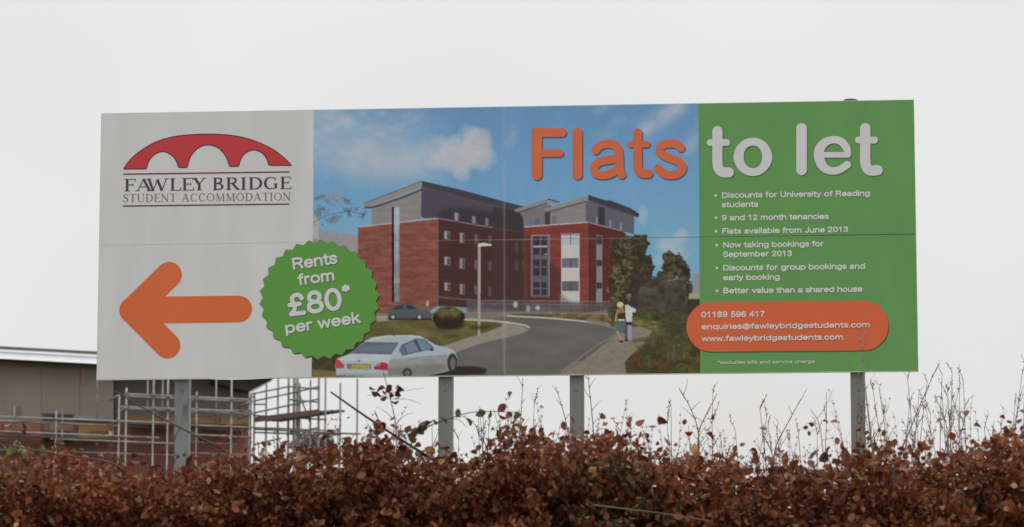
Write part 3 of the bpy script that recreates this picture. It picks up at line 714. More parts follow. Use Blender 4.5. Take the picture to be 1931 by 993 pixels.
def arc(cx, cy, rx, ry, a0, a1, n=14):
    return [(cx + rx * math.cos(R(a0 + (a1 - a0) * k / n)), cy + ry * math.sin(R(a0 + (a1 - a0) * k / n))) for k in range(n + 1)]
_o = [arc(.34, .37, .255, .295, 0, 360, 26)]
RG = {  # rounded sans, centre lines in cells one capital high: (advance, strokes, closed flags)
    'o': (.68, _o), 'b': (.70, [[(.10, .925), (.10, .075)], arc(.35, .37, .25, .295, 0, 360, 26)]), 'd': (.70, [[(.60, .925), (.60, .075)], arc(.35, .37, .25, .295, 0, 360, 26)]),
    'p': (.70, [[(.10, .665), (.10, -.14)], arc(.35, .37, .25, .295, 0, 360, 26)]), 'q': (.70, [[(.60, .665), (.60, -.14)], arc(.35, .37, .25, .295, 0, 360, 26)]),
    'g': (.70, [[(.60, .665), (.60, .08)] + arc(.35, .03, .25, .19, 0, -150, 10), arc(.35, .39, .25, .275, 0, 360, 26)]),
    'c': (.62, [arc(.34, .37, .255, .295, 42, 318, 18)]), 'e': (.66, [[(.10, .38), (.58, .38)], arc(.34, .37, .25, .295, 3, 320, 22)]),
    'a': (.64, [catmull([(.11, .52), (.20, .63), (.34, .665), (.48, .61), (.52, .48), (.52, .20), (.57, .08)], 4), catmull([(.52, .40), (.34, .36), (.15, .30), (.09, .19), (.17, .085), (.33, .08), (.46, .15), (.52, .25)], 4)]),
    's': (.56, [catmull([(.48, .53), (.40, .64), (.28, .665), (.14, .62), (.10, .51), (.20, .41), (.38, .34), (.48, .22), (.42, .11), (.28, .075), (.14, .11), (.08, .21)], 4)]),
    'i': (.22, [[(.11, .665), (.11, .075)], [(.11, .915), (.11, .925)]]), 'j': (.24, [[(.14, .665), (.14, -.05), (.04, -.13)], [(.14, .915), (.14, .925)]]), 'l': (.22, [[(.11, .925), (.11, .075)]]),
    't': (.40, [catmull([(.19, .86), (.19, .5), (.19, .2), (.23, .09), (.34, .075)], 4), [(.06, .66), (.34, .66)]]), 'f': (.40, [catmull([(.36, .915), (.25, .91), (.19, .80), (.19, .5), (.19, .075)], 4), [(.06, .66), (.34, .66)]]),
    'r': (.44, [[(.11, .665), (.11, .075)], catmull([(.11, .45), (.17, .6), (.28, .665), (.38, .65)], 4)]),
    'n': (.66, [[(.11, .665), (.11, .075)], catmull([(.11, .45), (.20, .61), (.35, .665), (.50, .61), (.55, .46), (.55, .075)], 4)]),
    'h': (.66, [[(.11, .925), (.11, .075)], catmull([(.11, .45), (.20, .61), (.35, .665), (.50, .61), (.55, .46), (.55, .075)], 4)]),
    'm': (.98, [[(.11, .665), (.11, .075)], catmull([(.11, .46), (.18, .61), (.30, .665), (.43, .61), (.47, .47), (.47, .075)], 4), catmull([(.47, .46), (.56, .61), (.68, .665), (.81, .61), (.85, .47), (.85, .075)], 4)]),
    'u': (.66, [[(.55, .665), (.55, .075)], catmull([(.55, .29), (.46, .13), (.31, .075), (.16, .13), (.11, .28), (.11, .665)], 4)]),
    'v': (.60, [[(.07, .665), (.30, .075)], [(.53, .665), (.30, .075)]]), 'y': (.60, [[(.07, .665), (.31, .10)], [(.53, .665), (.26, -.06), (.10, -.14)]]),
    'w': (.86, [[(.07, .665), (.24, .075)], [(.43, .64), (.24, .075)], [(.43, .64), (.62, .075)], [(.79, .665), (.62, .075)]]),
    'x': (.58, [[(.08, .665), (.50, .075)], [(.50, .665), (.08, .075)]]), 'k': (.62, [[(.11, .925), (.11, .075)], [(.11, .30), (.48, .665)], [(.25, .44), (.53, .075)]]),
    'D': (.80, [[(.12, .925), (.12, .075)], [(.12, .92)] + catmull([(.34, .92), (.60, .83), (.70, .5), (.60, .17), (.34, .08)], 5) + [(.12, .08)]]),
    'U': (.80, [[(.12, .925), (.12, .4)] + arc(.40, .36, .28, .285, 180, 360, 12) + [(.68, .925)]]),
    'R': (.80, [[(.12, .925), (.12, .075)], [(.12, .92)] + catmull([(.44, .92), (.64, .84), (.67, .70), (.62, .56), (.44, .49)], 5) + [(.12, .49)], catmull([(.40, .49), (.52, .42), (.68, .08)], 4)]),
    'F': (.66, [[(.12, .925), (.12, .075)], [(.12, .92), (.58, .92)], [(.12, .52), (.50, .52)]]), 'J': (.60, [catmull([(.48, .925), (.48, .5), (.47, .22), (.36, .09), (.2, .09), (.10, .22)], 4)]),
    'N': (.82, [[(.12, .925), (.12, .075)], [(.12, .925), (.70, .075)], [(.70, .925), (.70, .075)]]), 'S': (.74, [catmull([(.62, .73), (.52, .88), (.36, .925), (.18, .87), (.12, .73), (.20, .60), (.40, .52), (.58, .43), (.64, .28), (.56, .13), (.36, .075), (.17, .12), (.09, .28)], 4)]),
    'B': (.76, [[(.12, .925), (.12, .075)], [(.12, .92)] + catmull([(.42, .92), (.58, .85), (.60, .71), (.55, .58), (.40, .52)], 5) + [(.12, .52)], [(.12, .521)] + catmull([(.42, .52), (.62, .45), (.66, .30), (.60, .14), (.42, .08)], 5) + [(.12, .08)]]),
    '0': (.66, [arc(.33, .5, .235, .425, 0, 360, 28)]), '8': (.66, [arc(.33, .71, .19, .215, 0, 360, 22), arc(.33, .29, .235, .22, 0, 360, 22)]),
    '1': (.66, [[(.36, .925), (.36, .075)], [(.34, .90), (.16, .72)]]), '2': (.66, [catmull([(.11, .68), (.16, .85), (.33, .925), (.50, .86), (.55, .70), (.46, .52), (.24, .30), (.10, .08)], 4), [(.10, .08), (.56, .08)]]),
    '3': (.66, [catmull([(.12, .74), (.20, .88), (.33, .925), (.49, .86), (.52, .72), (.44, .57), (.29, .52)], 4), catmull([(.29, .519), (.48, .46), (.55, .30), (.47, .13), (.31, .075), (.17, .12), (.10, .27)], 4)]),
    '4': (.66, [[(.44, .925), (.44, .075)], [(.44, .90), (.09, .32)], [(.09, .31), (.58, .31)]]), '5': (.66, [[(.52, .92), (.20, .92), (.14, .50)], catmull([(.14, .50), (.32, .58), (.49, .50), (.56, .33), (.48, .14), (.30, .075), (.11, .19)], 4)]),
    '6': (.66, [arc(.33, .32, .23, .245, 0, 360, 24), catmull([(.53, .76), (.44, .89), (.32, .92), (.18, .80), (.105, .56), (.10, .34)], 4)]), '9': (.66, [arc(.33, .67, .23, .245, 0, 360, 24), catmull([(.13, .22), (.22, .10), (.34, .08), (.48, .20), (.555, .44), (.56, .66)], 4)]),
    '7': (.66, [[(.10, .92), (.56, .92)], catmull([(.56, .92), (.38, .62), (.28, .35), (.25, .08)], 4)]), '.': (.26, [[(.13, .075), (.13, .085)]]),
    '£': (.68, [catmull([(.56, .74), (.48, .88), (.36, .92), (.24, .85), (.20, .70), (.27, .45), (.24, .25), (.12, .09)], 4), [(.12, .085), (.58, .085)], [(.09, .50), (.46, .50)]]),
    '*': (.42, [[(.21, .95), (.21, .62)], [(.06, .86), (.36, .70)], [(.36, .86), (.06, .70)]]),
    '@': (1.0, [arc(.50, .40, .17, .20, 0, 360, 18), [(.68, .62)] + arc(.76, .30, .10, .10, 200, 330, 6), arc(.52, .40, .42, .46, -30, 300, 26)[::-1]]),
}

def lettering(body, l, r, cap, mat, depth=.004, parent=None, wt=.15, shadow=None, soff=(1, 1), name='lettering', gap=.16):
    """rounded lettering between two ends of a baseline in the photograph; cap: capital height there. One object per word, or per character when gap is 0"""
    x, items = 0, []
    for ch in body:
        if ch == ' ': x += .34; items.append(None); continue
        wd, st = RG[ch]; items.append((x, st)); x += wd
    tot = x
    a, b = Vector(uv(*l)), Vector(uv(*r)); d = b - a; n = Vector((-d.y, d.x)).normalized(); u = d.normalized()
    h = cap * 32.63 / 7000 * 1.0; sx = d.length / tot
    groups, cur = [], []
    for it in items:
        if it is None or (gap == 0 and cur): 
            groups.append(cur); cur = []
        if it is not None: cur.append(it)
    groups.append(cur)
    for g_ in groups:
        if not g_: continue
        V, F, k = [], [], 0
        for x0, sts in g_:
            for st in sts:
                closed = len(st) > 6 and math.hypot(st[0][0] - st[-1][0], st[0][1] - st[-1][1]) < 1e-4
                pts = [((x0 + p[0]) * sx, p[1] * h, wt * h) for p in st]
                vs, fs = stroke_faces(pts, not closed); base = len(V)
                V += [(v[0], v[1], k * .00012) for v in vs]; F += [tuple(i + base for i in f) for f in fs]; k += 1
        def put(nm, ox, oz, dp, m, par):
            vv = [(a.x + u.x * v[0] + n.x * v[1] + ox, -dp - v[2], a.y + u.y * v[0] + n.y * v[1] + oz) for v in V]
            return link(nm, mesh(nm, vv, F), m, par)
        o = put(name, 0, 0, depth, mat, parent or board)
        if shadow: put(name + '_shadow', soff[0] * .00475, -soff[1] * .00475, depth - .0014, shadow, o if parent is None else parent)

def Zb(x, y): return (170 + x / 3.425, 440 + y / 3.425)
for body, l, r, cap in (('Rents', (1308, 236), (1600, 192), 23), ('from', (1345, 337), (1585, 302), 22.5), ('£80', (1280, 537), (1636, 490), 43.5), ('*', (1636, 432), (1684, 425), 29), ('per week', (1262, 648), (1752, 576), 22.5)):
    lettering(body, Zb(*l), Zb(*r), cap, white, .0050, bd, .19, shade_dgreen, (1.3, 1.6), 'letter', 0)

inkpale = inkmat('print_pale_text', (188, 196, 178))
rows = [('Discounts for University of Reading', 1361, 1641, 373.1), ('students', 1361, 1430, 390.8), ('9 and 12 month tenancies', 1361, 1563, 415.5), ('Flats available from June 2013', 1361.5, 1600, 440.6),
        ('Now taking bookings for', 1363, 1553.5, 466.8), ('September 2013', 1363, 1494, 484.4), ('Discounts for group bookings and', 1363, 1631.6, 510), ('early booking', 1363.5, 1471, 528.3), ('Better value than a shared house', 1363.5, 1626.5, 553)]
def same_row(x0, y0, x1):
    """the point on the board level with (x0, y0) at photograph column x1"""
    z = uv(x0, y0)[1]; y1 = y0
    for _ in range(4):
        p = uv(x1, y1); y1 += (p[1] - z) / .00475
    return (x1, y1)
for body, x0, x1, y in rows:
    lettering(body, (x0, y), same_row(x0, y, x1), 10.8, inkpale, .0036, wt=.215)
for x, y in ((170, 122), (172, 303), (173, 412), (178, 524), (180, 708), (181, 893)):
    cx, cy = 1310 + x / 4.291, 340 + y / 4.291
    flat_shape('bullet', [[(cx + 2.6 * math.cos(a), cy + 2.6 * math.sin(a)) for a in np.linspace(0, 2 * math.pi, 12, endpoint=False)]], inkpale, .0036)
# orange strip with the contact lines
TF3 = lambda x, y: (1280 + x / 4.023, 540 + y / 4.023)
pill = []
for (cx, cy, a0) in ((245, 306, 90), (1405, 296, -90)):
    for k in range(17):
        a = R(a0 + 180 * k / 16); pill.append(TF3(cx + 187 * math.cos(a) * (1), cy - 189 * math.sin(a)))
pl = flat_shape('contact_strip', [pill], inkmat('print_orange_strip', (184, 88, 58)), .0030)
flat_shape('strip_shadow', [[(x + 1.4, y + 2) for x, y in pill]], inkmat('print_shadow_strip', (70, 72, 46)), .0018, pl)
for body, x0, x1, y, c in (('01189 596 417', 1322, 1443, 598.3, 11), ('enquiries@fawleybridgestudents.com', 1322.5, 1641, 620.8, 10.6), ('www.fawleybridgestudents.com', 1323, 1590.5, 643.1, 10.4)):
    lettering(body, (x0, y), same_row(x0, y, x1), c, inkmat('print_pink_white', (206, 180, 174)), .0042, pl, .205)
lettering('*excludes bills and service charge', (1353.5, 686.3), same_row(1353.5, 686.3, 1536.5), 6.8, inkpale, .0036, wt=.15)

# the red bridge emblem, its rules, and the serif name
Z1 = lambda p: (170 + p[0] / 3.677, 190 + p[1] / 3.677)
top = catmull([(232, 472), (270, 418), (330, 362), (410, 308), (500, 268), (600, 245), (700, 234), (820, 230), (940, 235), (1050, 251), (1150, 281), (1250, 326), (1330, 382), (1398, 447)], 5)
a3 = catmull([(1240, 446), (1225, 402), (1190, 358), (1135, 340), (1082, 358), (1046, 400), (1030, 453)], 5)
a2 = catmull([(968, 454), (945, 392), (895, 330), (820, 304), (750, 326), (697, 385), (672, 461)], 5)
a1 = catmull([(615, 462), (592, 405), (550, 366), (497, 351), (442, 374), (405, 420), (390, 471)], 5)
outline = top + a3 + a2 + a1
em = flat_shape('bridge_emblem', [[Z1(p) for p in outline]], red, .0030)
TF1 = lambda x, y: Z1((x, y))
eo = outline + outline[:1]
strokes_obj('emblem_outline', [[(x, y, 7) for x, y in eo]], maroon, .0036, TF1, em, cap=False)
strokes_obj('rule_line', [W([(230, 508), (1382, 492)], 9)], maroon, .003, TF1, cap=False)
strokes_obj('rule_line', [W([(226, 729), (1382, 715)], 9)], maroon, .003, TF1, cap=False)

T_, t_ = .165, .06
def S(*p, w=T_): return [(x, y, w) for x, y in p]
def serif(x, y, h=.13): return S((x - h, y), (x + h, y), w=.05)
b0, tp = .025, .975
GL = {  # glyphs in a unit-high cell: (width, strokes), y up
    'F': (.62, [S((.18, 0), (.18, 1)), serif(.18, b0), S((.05, tp), (.6, tp), w=.05), S((.18, .52), (.48, .52), w=t_), S((.59, .99), (.59, .8), w=.05), S((.48, .62), (.48, .42), w=.045)]),
    'E': (.68, [S((.18, 0), (.18, 1)), S((.05, tp), (.62, tp), w=.05), S((.18, .52), (.5, .52), w=t_), S((.05, b0), (.66, b0), w=.05), S((.61, .99), (.61, .8), w=.05), S((.65, .01), (.65, .22), w=.05), S((.5, .62), (.5, .42), w=.045)]),
    'L': (.62, [S((.18, 0), (.18, 1)), serif(.18, tp), S((.05, b0), (.6, b0), w=.05), S((.59, .01), (.59, .24), w=.05)]),
    'I': (.36, [S((.18, 0), (.18, 1)), serif(.18, tp), serif(.18, b0)]),
    'T': (.74, [S((.37, 0), (.37, 1)), S((.03, tp), (.71, tp), w=.05), serif(.37, b0), S((.03, .99), (.03, .8), w=.05), S((.71, .99), (.71, .8), w=.05)]),
    'A': (.86, [S((.42, 1), (.13, 0), w=t_), S((.42, 1), (.72, 0)), S((.22, .34), (.62, .34), w=t_), serif(.12, b0, .1), serif(.73, b0, .13)]),
    'W': (1.2, [S((.14, 1), (.38, 0)), S((.6, .95), (.38, 0), w=t_), S((.6, .95), (.84, 0)), S((1.08, 1), (.84, 0), w=t_), serif(.14, tp, .13), serif(1.08, tp, .11)]),
    'Y': (.8, [S((.14, 1), (.4, .48)), S((.68, 1), (.4, .48), w=t_), S((.4, .5), (.4, 0)), serif(.14, tp, .13), serif(.68, tp, .11), serif(.4, b0)]),
    'M': (1.02, [S((.16, 0), (.18, 1), w=t_), S((.18, 1), (.5, .05)), S((.5, .05), (.82, 1), w=t_), S((.84, 1), (.86, 0)), serif(.16, b0, .11), serif(.86, b0, .13)]),
    'N': (.86, [S((.14, 0), (.14, 1), w=t_), S((.14, .97), (.72, .03)), S((.72, 0), (.72, 1), w=t_), serif(.14, b0, .11), serif(.72, tp, .11), serif(.1, tp, .08)]),
    'D': (.84, [S((.18, 0), (.18, 1)), S((.05, tp), (.36, tp), w=.05), S((.05, b0), (.36, b0), w=.05), cat3([(.34, .97, .05), (.56, .9, .1), (.7, .72, .15), (.74, .5, .17), (.7, .28, .15), (.56, .1, .1), (.34, .03, .05)], n=4)]),
    'B': (.7, [S((.18, 0), (.18, 1)), S((.05, tp), (.32, tp), w=.05), S((.05, b0), (.34, b0), w=.05), cat3([(.3, .97, .05), (.48, .92, .11), (.53, .77, .15), (.46, .6, .1), (.2, .53, .05)], n=4), cat3([(.26, .53, .05), (.5, .47, .1), (.59, .28, .16), (.52, .09, .11), (.32, .03, .05)], n=4)]),
    'R': (.8, [S((.18, 0), (.18, 1)), serif(.18, b0), S((.05, tp), (.32, tp), w=.05), cat3([(.3, .97, .05), (.5, .92, .11), (.56, .76, .15), (.48, .57, .1), (.2, .5, .05)], n=4), S((.38, .52), (.68, .03), w=.15), S((.62, b0), (.8, b0), w=.05)]),
    'O': (.9, [[(.45 + .36 * math.cos(a), .5 + .46 * math.sin(a), .16 - .10 * abs(math.sin(a))) for a in np.linspace(0, 2 * math.pi, 29)]]),
    'C': (.8, [cat3([(.7, .76, .05), (.58, .93, .06), (.4, .96, .07), (.2, .82, .13), (.12, .5, .17), (.2, .18, .13), (.4, .04, .07), (.6, .07, .06), (.73, .2, .05)], n=4), S((.71, .96), (.71, .74), w=.05)]),
    'G': (.9, [cat3([(.72, .76, .05), (.6, .93, .06), (.42, .96, .07), (.2, .82, .13), (.12, .5, .17), (.2, .18, .13), (.42, .04, .07), (.62, .06, .06), (.74, .12, .06)], n=4), S((.72, .96), (.72, .74), w=.05), S((.74, .44), (.74, .06), w=.15), S((.6, .44), (.86, .44), w=.05)]),
    'S': (.6, [cat3([(.48, .76, .05), (.42, .92, .06), (.28, .96, .07), (.13, .85, .11), (.14, .68, .15), (.3, .54, .17), (.45, .4, .16), (.48, .2, .12), (.38, .06, .07), (.22, .03, .06), (.09, .22, .05)], n=4), S((.49, .96), (.49, .74), w=.045), S((.08, .25), (.08, .03), w=.045)]),
    'U': (.84, [cat3([(.17, 1, .16), (.17, .5, .16), (.19, .22, .15), (.3, .06, .09), (.44, .03, .07), (.6, .08, .06), (.68, .28, .06), (.69, .6, .06), (.69, 1, .06)], n=4), serif(.17, tp), serif(.69, tp, .1)]),
    ' ': (.4, []),
}
def serif_word(text, l, r, cap, mat, weight=1.0, extents=None):
    x = 0; items = []
    for i, ch in enumerate(text):
        wd, st = GL[ch]; items.append((x, wd, st)); x += wd + .06
    tot = x - .06
    kk = 0
    sc_ = math.hypot(r[0] - l[0], r[1] - l[1]) / tot
    for i, (x0, wd, st) in enumerate(items):
        if not st or (extents and extents[i] is None): continue
        allst = []
        for s_ in st:
            if extents:
                e0, e1 = extents[i]; f = lambda q: (e0 + (e1 - e0) * q / wd)
                pts = [(f(a), a1, ww) for a, a1, ww in s_]
            else:
                pts = [(l[0] + (x0 + a) * sc_, a1, ww) for a, a1, ww in s_]
            o_ = []
            for X_, Y_, ww in pts:
                t = (X_ - l[0]) / (r[0] - l[0]); yb_ = l[1] + (r[1] - l[1]) * t
                o_.append((X_, yb_ - Y_ * cap, ww * cap * weight))
            allst.append(o_)
        strokes_obj('letter', allst, mat, .003, TF1, cap=False, step=.00006)
ex = [(232, 318), (312, 432), (388, 545), (548, 632), (632, 722), (708, 806), None, (846, 930), (938, 1040), (1040, 1088), (1096, 1196), (1200, 1306), (1314, 1396)]
serif_word('FAWLEY BRIDGE', (232, 627), (1392, 610), 85, textdark, 1.22, ex)
serif_word('STUDENT ACCOMMODATION', (228, 702), (1392, 690), 56, textgrey, .95)

# ------------------------------------------------------------------ building under construction, behind
site = at(100, 800, 57.0)
ANG = R(22)
B0 = Vector((at(0, 800, 57.0).x, 57.0, 0)); BD = Vector((math.cos(ANG), math.sin(ANG), 0)); BN = Vector((math.sin(ANG), -math.cos(ANG), 0))
def onf(px, py, off=0.0):
    """point on the facade plane (moved off metres towards the viewer) seen at that spot of the photograph"""
    d = ray(px, py); q = B0 + BN * off
    t = (q - CAM).dot(BN) / d.dot(BN)
    return CAM + d * t
def wallpoly(name, pxs, mat, parent, off=0.0, thick=.25):
    f = [onf(p[0], p[1], off + (p[2] if len(p) > 2 else 0)) for p in pxs]; b = [p - BN * thick for p in f]; n = len(f)
    mb = MB(); mb.add(f + b, [tuple(range(n))[::-1], tuple(range(n, 2 * n))] + [(i, (i + 1) % n, (i + 1) % n + n, i + n) for i in range(n)])
    return mb.build(name, mat, parent)
bl = empty('unfinished_building', (B0.x + 1.0, B0.y + 1.5, GZ))
tag(bl, 'unfinished grey block of flats behind scaffolding, with white fascia and red brick base', 'building')
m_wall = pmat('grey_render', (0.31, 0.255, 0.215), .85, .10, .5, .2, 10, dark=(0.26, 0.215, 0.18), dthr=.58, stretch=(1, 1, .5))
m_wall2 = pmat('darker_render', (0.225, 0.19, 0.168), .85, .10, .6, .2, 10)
m_brick = pmat('red_brick', (0.36, 0.15, 0.125), .9, .22, 1.6, .2, 12, stretch=(1, 1, 3), dark=(0.30, 0.22, 0.17), dthr=.56)
m_fascia = pmat('white_fascia', (0.80, 0.81, 0.83), .4, .04, 2)
m_dark = pmat('dark_soffit', (0.055, 0.05, 0.05), .8, .15, 2)
m_brown = pmat('brown_roof_edge', (0.20, 0.16, 0.12), .8, .12, 2)
m_ply = pmat('ochre_boards', (0.36, 0.21, 0.085), .85, .3, 1.5, .1, 20, stretch=(1, 1, 4))
m_glass = pmat('dark_glass', (0.02, 0.025, 0.03), .12, .1, 2)
wallpoly('wall', [(-420, 700), (-300, 676), (214, 690), (214, 795), (-420, 786)], m_wall, bl)
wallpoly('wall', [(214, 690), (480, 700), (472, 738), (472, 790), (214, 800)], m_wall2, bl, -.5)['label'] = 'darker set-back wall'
wallpoly('wall_return', [(213.5, 690), (219, 690), (219, 800), (213.5, 800)], m_dark, bl, -.02, .5)
wallpoly('brick_base', [(-420, 786), (214, 795), (214, 990), (-420, 990)], m_brick, bl, -.04)
wallpoly('brick_base', [(214, 800), (472, 792), (472, 990), (214, 990)], m_brick, bl, -.54)
wallpoly('fascia', [(-420, 634, -.34), (560, 687, -.34), (560, 706, 0), (-420, 653, 0)], m_fascia, bl, .55, .12)
wallpoly('gutter', [(-420, 640.5), (560, 693.0), (560, 694.2), (-420, 641.8)], m_brown, bl, .40, .02)
wallpoly('roof_edge', [(-420, 629), (150, 660.5), (560, 682), (560, 686.8), (150, 665.3), (-420, 633.8)], m_brown, bl, .24, .3)
mb = MB(); a, b = onf(-420, 652.0, .43), onf(506, 702.0, .43)
mb.box8([a, b, b - BN * .95, a - BN * .95] + [p + Vector((0, 0, .05)) for p in (a, b, b - BN * .95, a - BN * .95)]); mb.build('soffit', m_dark, bl)
wallpoly('eaves_painted_shade', [(-420, 676.2), (-300, 665), (213, 690.5), (213, 697), (-300, 679), (-420, 682)], m_wall2, bl, .03, .03)  # thin darker strip stands in for the soffit's shade on the wall
# roof verge beyond the corner
wallpoly('verge', [(405, 712), (410, 700), (540, 700), (511, 716.5), (473.5, 736), (473, 738), (405, 722)], m_dark, bl, .1, .5)
wallpoly('verge_trim', [(511, 716), (514, 717), (474.5, 739.5), (472.5, 737.0)], pmat('cream_trim', (.75, .70, .6), .5, .05), bl, .13, .02)
rf = MB(); a, b = onf(-420, 629.5, .6), onf(540, 681.5, .6)
rf.box8([a - BN * .65 + Vector((0, 0, -.1)), b - BN * .65 + Vector((0, 0, -.1)), b - BN * 9 + Vector((0, 0, -.1)), a - BN * 9 + Vector((0, 0, -.1)), a - BN * .65, b - BN * .65, b - BN * 9 + Vector((0, 0, .0)), a - BN * 9])
rf.build('roof', m_brown, bl)
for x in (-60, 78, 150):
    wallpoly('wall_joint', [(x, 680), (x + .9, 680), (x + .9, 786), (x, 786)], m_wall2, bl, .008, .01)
# body of the block behind the facade (side and rear)
mb = MB(); a, b = onf(-420, 990, -.8), onf(472, 990, -.8); a.z = b.z = GZ - .3; h = Vector((0, 0, onf(472, 742, -.8).z - b.z))
mb.box8([a, b, b - BN * 8, a - BN * 8, a + h, b + h, b - BN * 8 + h, a - BN * 8 + h]); mb.build('rear_walls', m_wall2, bl)
# window with dark lattice panes
wn = wallpoly('window', [(80, 778), (142, 781), (142, 834), (80, 834)], pmat('grey_frame', (.13, .12, .115), .6), bl, .02, .12)
for x0, x1 in ((83.5, 90.5), (93, 103), (105.5, 115.5), (120, 136.5)):
    for y0, y1, m in ((780.5, 792.5, m_glass), (796, 812, m_brick), (815, 831, m_glass)):
        wallpoly('pane', [(x0, y0), (x1, y0), (x1, y1), (x0, y1)], m, wn, .035, .02)
wallpoly('sill', [(140, 783), (214, 786), (214, 793), (140, 792)], pmat('pale_sill', (.3, .29, .28), .7), bl, .05, .1)
wallpoly('service_hatch', [(24, 765), (40, 765), (40, 786), (24, 786)], m_wall2, bl, .02, .03)
wallpoly('pink_downpipe', [(154.5, 692), (158.8, 692), (158.8, 724), (155.5, 726)], pmat('pink_plastic', (.42, .25, .22), .6), bl, .05, .05).name = 'downpipe'
wallpoly('board_band', [(240, 783.5), (472, 789.5), (472, 800), (240, 797)], m_ply, bl, -.3, .1)
wallpoly('board_band', [(176, 801), (214, 803), (214, 819), (176, 817)], m_ply, bl, .02, .05)
# piles of boards and blocks on the lowest lift
for x0, x1, y0, y1, m in ((8, 60, 797, 812, m_brick), (148, 205, 800, 830, m_ply), (165, 214, 812, 820, m_fascia), (250, 320, 806, 838, m_brick), (380, 460, 808, 836, m_brick)):
    wallpoly('stacked_blocks', [(x0, y0), (x1, y0 + 1), (x1, y1), (x0, y1)], m, bl, .1, .25)

# scaffolding
scf = empty('scaffold', (onf(300, 900, 1).x, onf(300, 900, 1).y, GZ))
tag(scf, 'galvanised tube scaffold with plank lifts wrapped round the unfinished grey block', 'scaffold')
m_tube = pmat('galvanised_tube', (0.44, 0.43, 0.41), .55, .3, 1.2, metallic=.2, dark=(.20, .15, .12), dthr=.56)
m_plank = pmat('scaffold_plank', (0.15, 0.115, 0.085), .85, .25, 2, stretch=(1, 1, 4))
m_tube_d = pmat('dull_tube', (0.23, 0.225, 0.22), .6, .2, 3, metallic=.2)
def tube(name, p, q, r_=.024, m=None):
    mb = MB(); mb.tube([p, q], r_, 8); return mb.build(name, m or m_tube, scf, True)
def ffo(x, y, off): return onf(x, y, off)
GB = lambda p: Vector((p.x, p.y, GZ - .1))
# uprights along the facade
for x, y0, off, y1 in ((27, 764, .3, 800), (106, 774, 1.3, 0), (118, 770, .5, 0), (184, 712, .5, 792), (225, 745, 1.3, 0), (238.5, 731, 1.3, 0), (279, 712, .4, 803), (290, 712, 1.2, 0), (307, 712, .4, 803), (317, 712, 1.2, 0), (357.5, 712, .6, 0), (371, 738, 1.3, 0), (408, 712, .5, 800), (437, 714, 1.2, 0), (471, 738, 1.3, 0)):
    p = onf(x, y0, off); tube('standard', p, GB(p) if not y1 else Vector((p.x, p.y, onf(x, y1, off).z)), .022)
# ledgers
for x0, y0, x1, y1, off in ((236, 742.5, 476, 753.5, 1.33), (238, 746.5, 482, 757.5, .55), (228, 766.5, 476, 776, 1.33), (240, 770, 482, 780.5, .55), (-300, 774, 330, 797.5, 1.33), (-300, 781, 280, 804.5, .55), (-300, 801, 300, 825, 1.33), (330, 800, 640, 812, 1.33), (95, 827, 330, 836, 1.3), (-60, 845, 330, 858, .6),
                            (340, 806, 470, 812, .55), (340, 818, 470, 824, 1.33), (340, 832, 470, 838, .6), (330, 852, 480, 858, .6)):
    tube('ledger', onf(x0, y0, off), onf(x1, y1, off), .0205)
# couplers where uprights meet ledgers
for sx_, so_ in ((238.5, 1.3), (279, .4), (290, 1.2), (307, .4), (317, 1.2), (371, 1.3), (408, .5), (437, 1.2), (471, 1.3)):
    for x0, y0, x1, y1, lo_ in ((236, 742.5, 476, 753.5, 1.33), (238, 746.5, 482, 757.5, .55), (228, 766.5, 476, 776, 1.33), (240, 770, 482, 780.5, .55)):
        if abs(lo_ - so_) > .2: continue
        c_ = onf(sx_, y0 + (sx_ - x0) * (y1 - y0) / (x1 - x0), so_ + .01)
        mb = MB(); mb.box((c_.x - .045, c_.y - .05, c_.z - .05), (c_.x + .045, c_.y + .05, c_.z + .05)); mb.build('coupler', m_tube_d, scf)
# short cross tubes
for x, y in ((225, 744), (238, 768), (225, 790), (371, 752), (371, 775), (471, 757), (471, 780), (317, 790), (437, 798)):
    p = onf(x, y, 1.5); tube('transom', p, p - BN * 1.3)
# end bays to the right of the corner, against the sky
def YD(x): return 58.5 + (x - 480) * (-0.010)
for x, y0, r_ in ((480, 742, .024), (502.5, 722, .024), (524.7, 712, .024), (544.5, 712, .03), (555, 712, .035), (561, 712, .035), (565.5, 722, .024), (585.8, 716, .024), (601.5, 712, .03), (614, 712, .024), (642, 722, .024), (674, 714, .024)):
    p = at(x, y0, YD(x)); tube('standard', p, Vector((p.x, p.y, GZ - .1)), r_, m_tube_d)
for x0, y0, x1, y1 in ((472, 743, 545, 728.5), (545, 728.5, 601.5, 733.5), (480, 755.5, 545, 742), (545, 742, 601, 728.5), (545, 753, 600, 758), (480, 778, 524, 768.5), (524, 768.5, 600, 752), (478, 783, 616, 791), (472, 748, 480, 748), (478, 762, 502, 762),
                       (480, 809, 680, 818), (480, 815, 640, 820), (540, 818, 602, 806), (480, 838, 530, 826), (590, 815, 672, 818)):
    tube('ledger', at(x0, y0, YD(x0) - .06), at(x1, y1, YD(x1) - .06), .021, m_tube_d)
tube('brace', at(557, 722, 57.6), at(586, 800, 57.6), .02, m_tube_d)
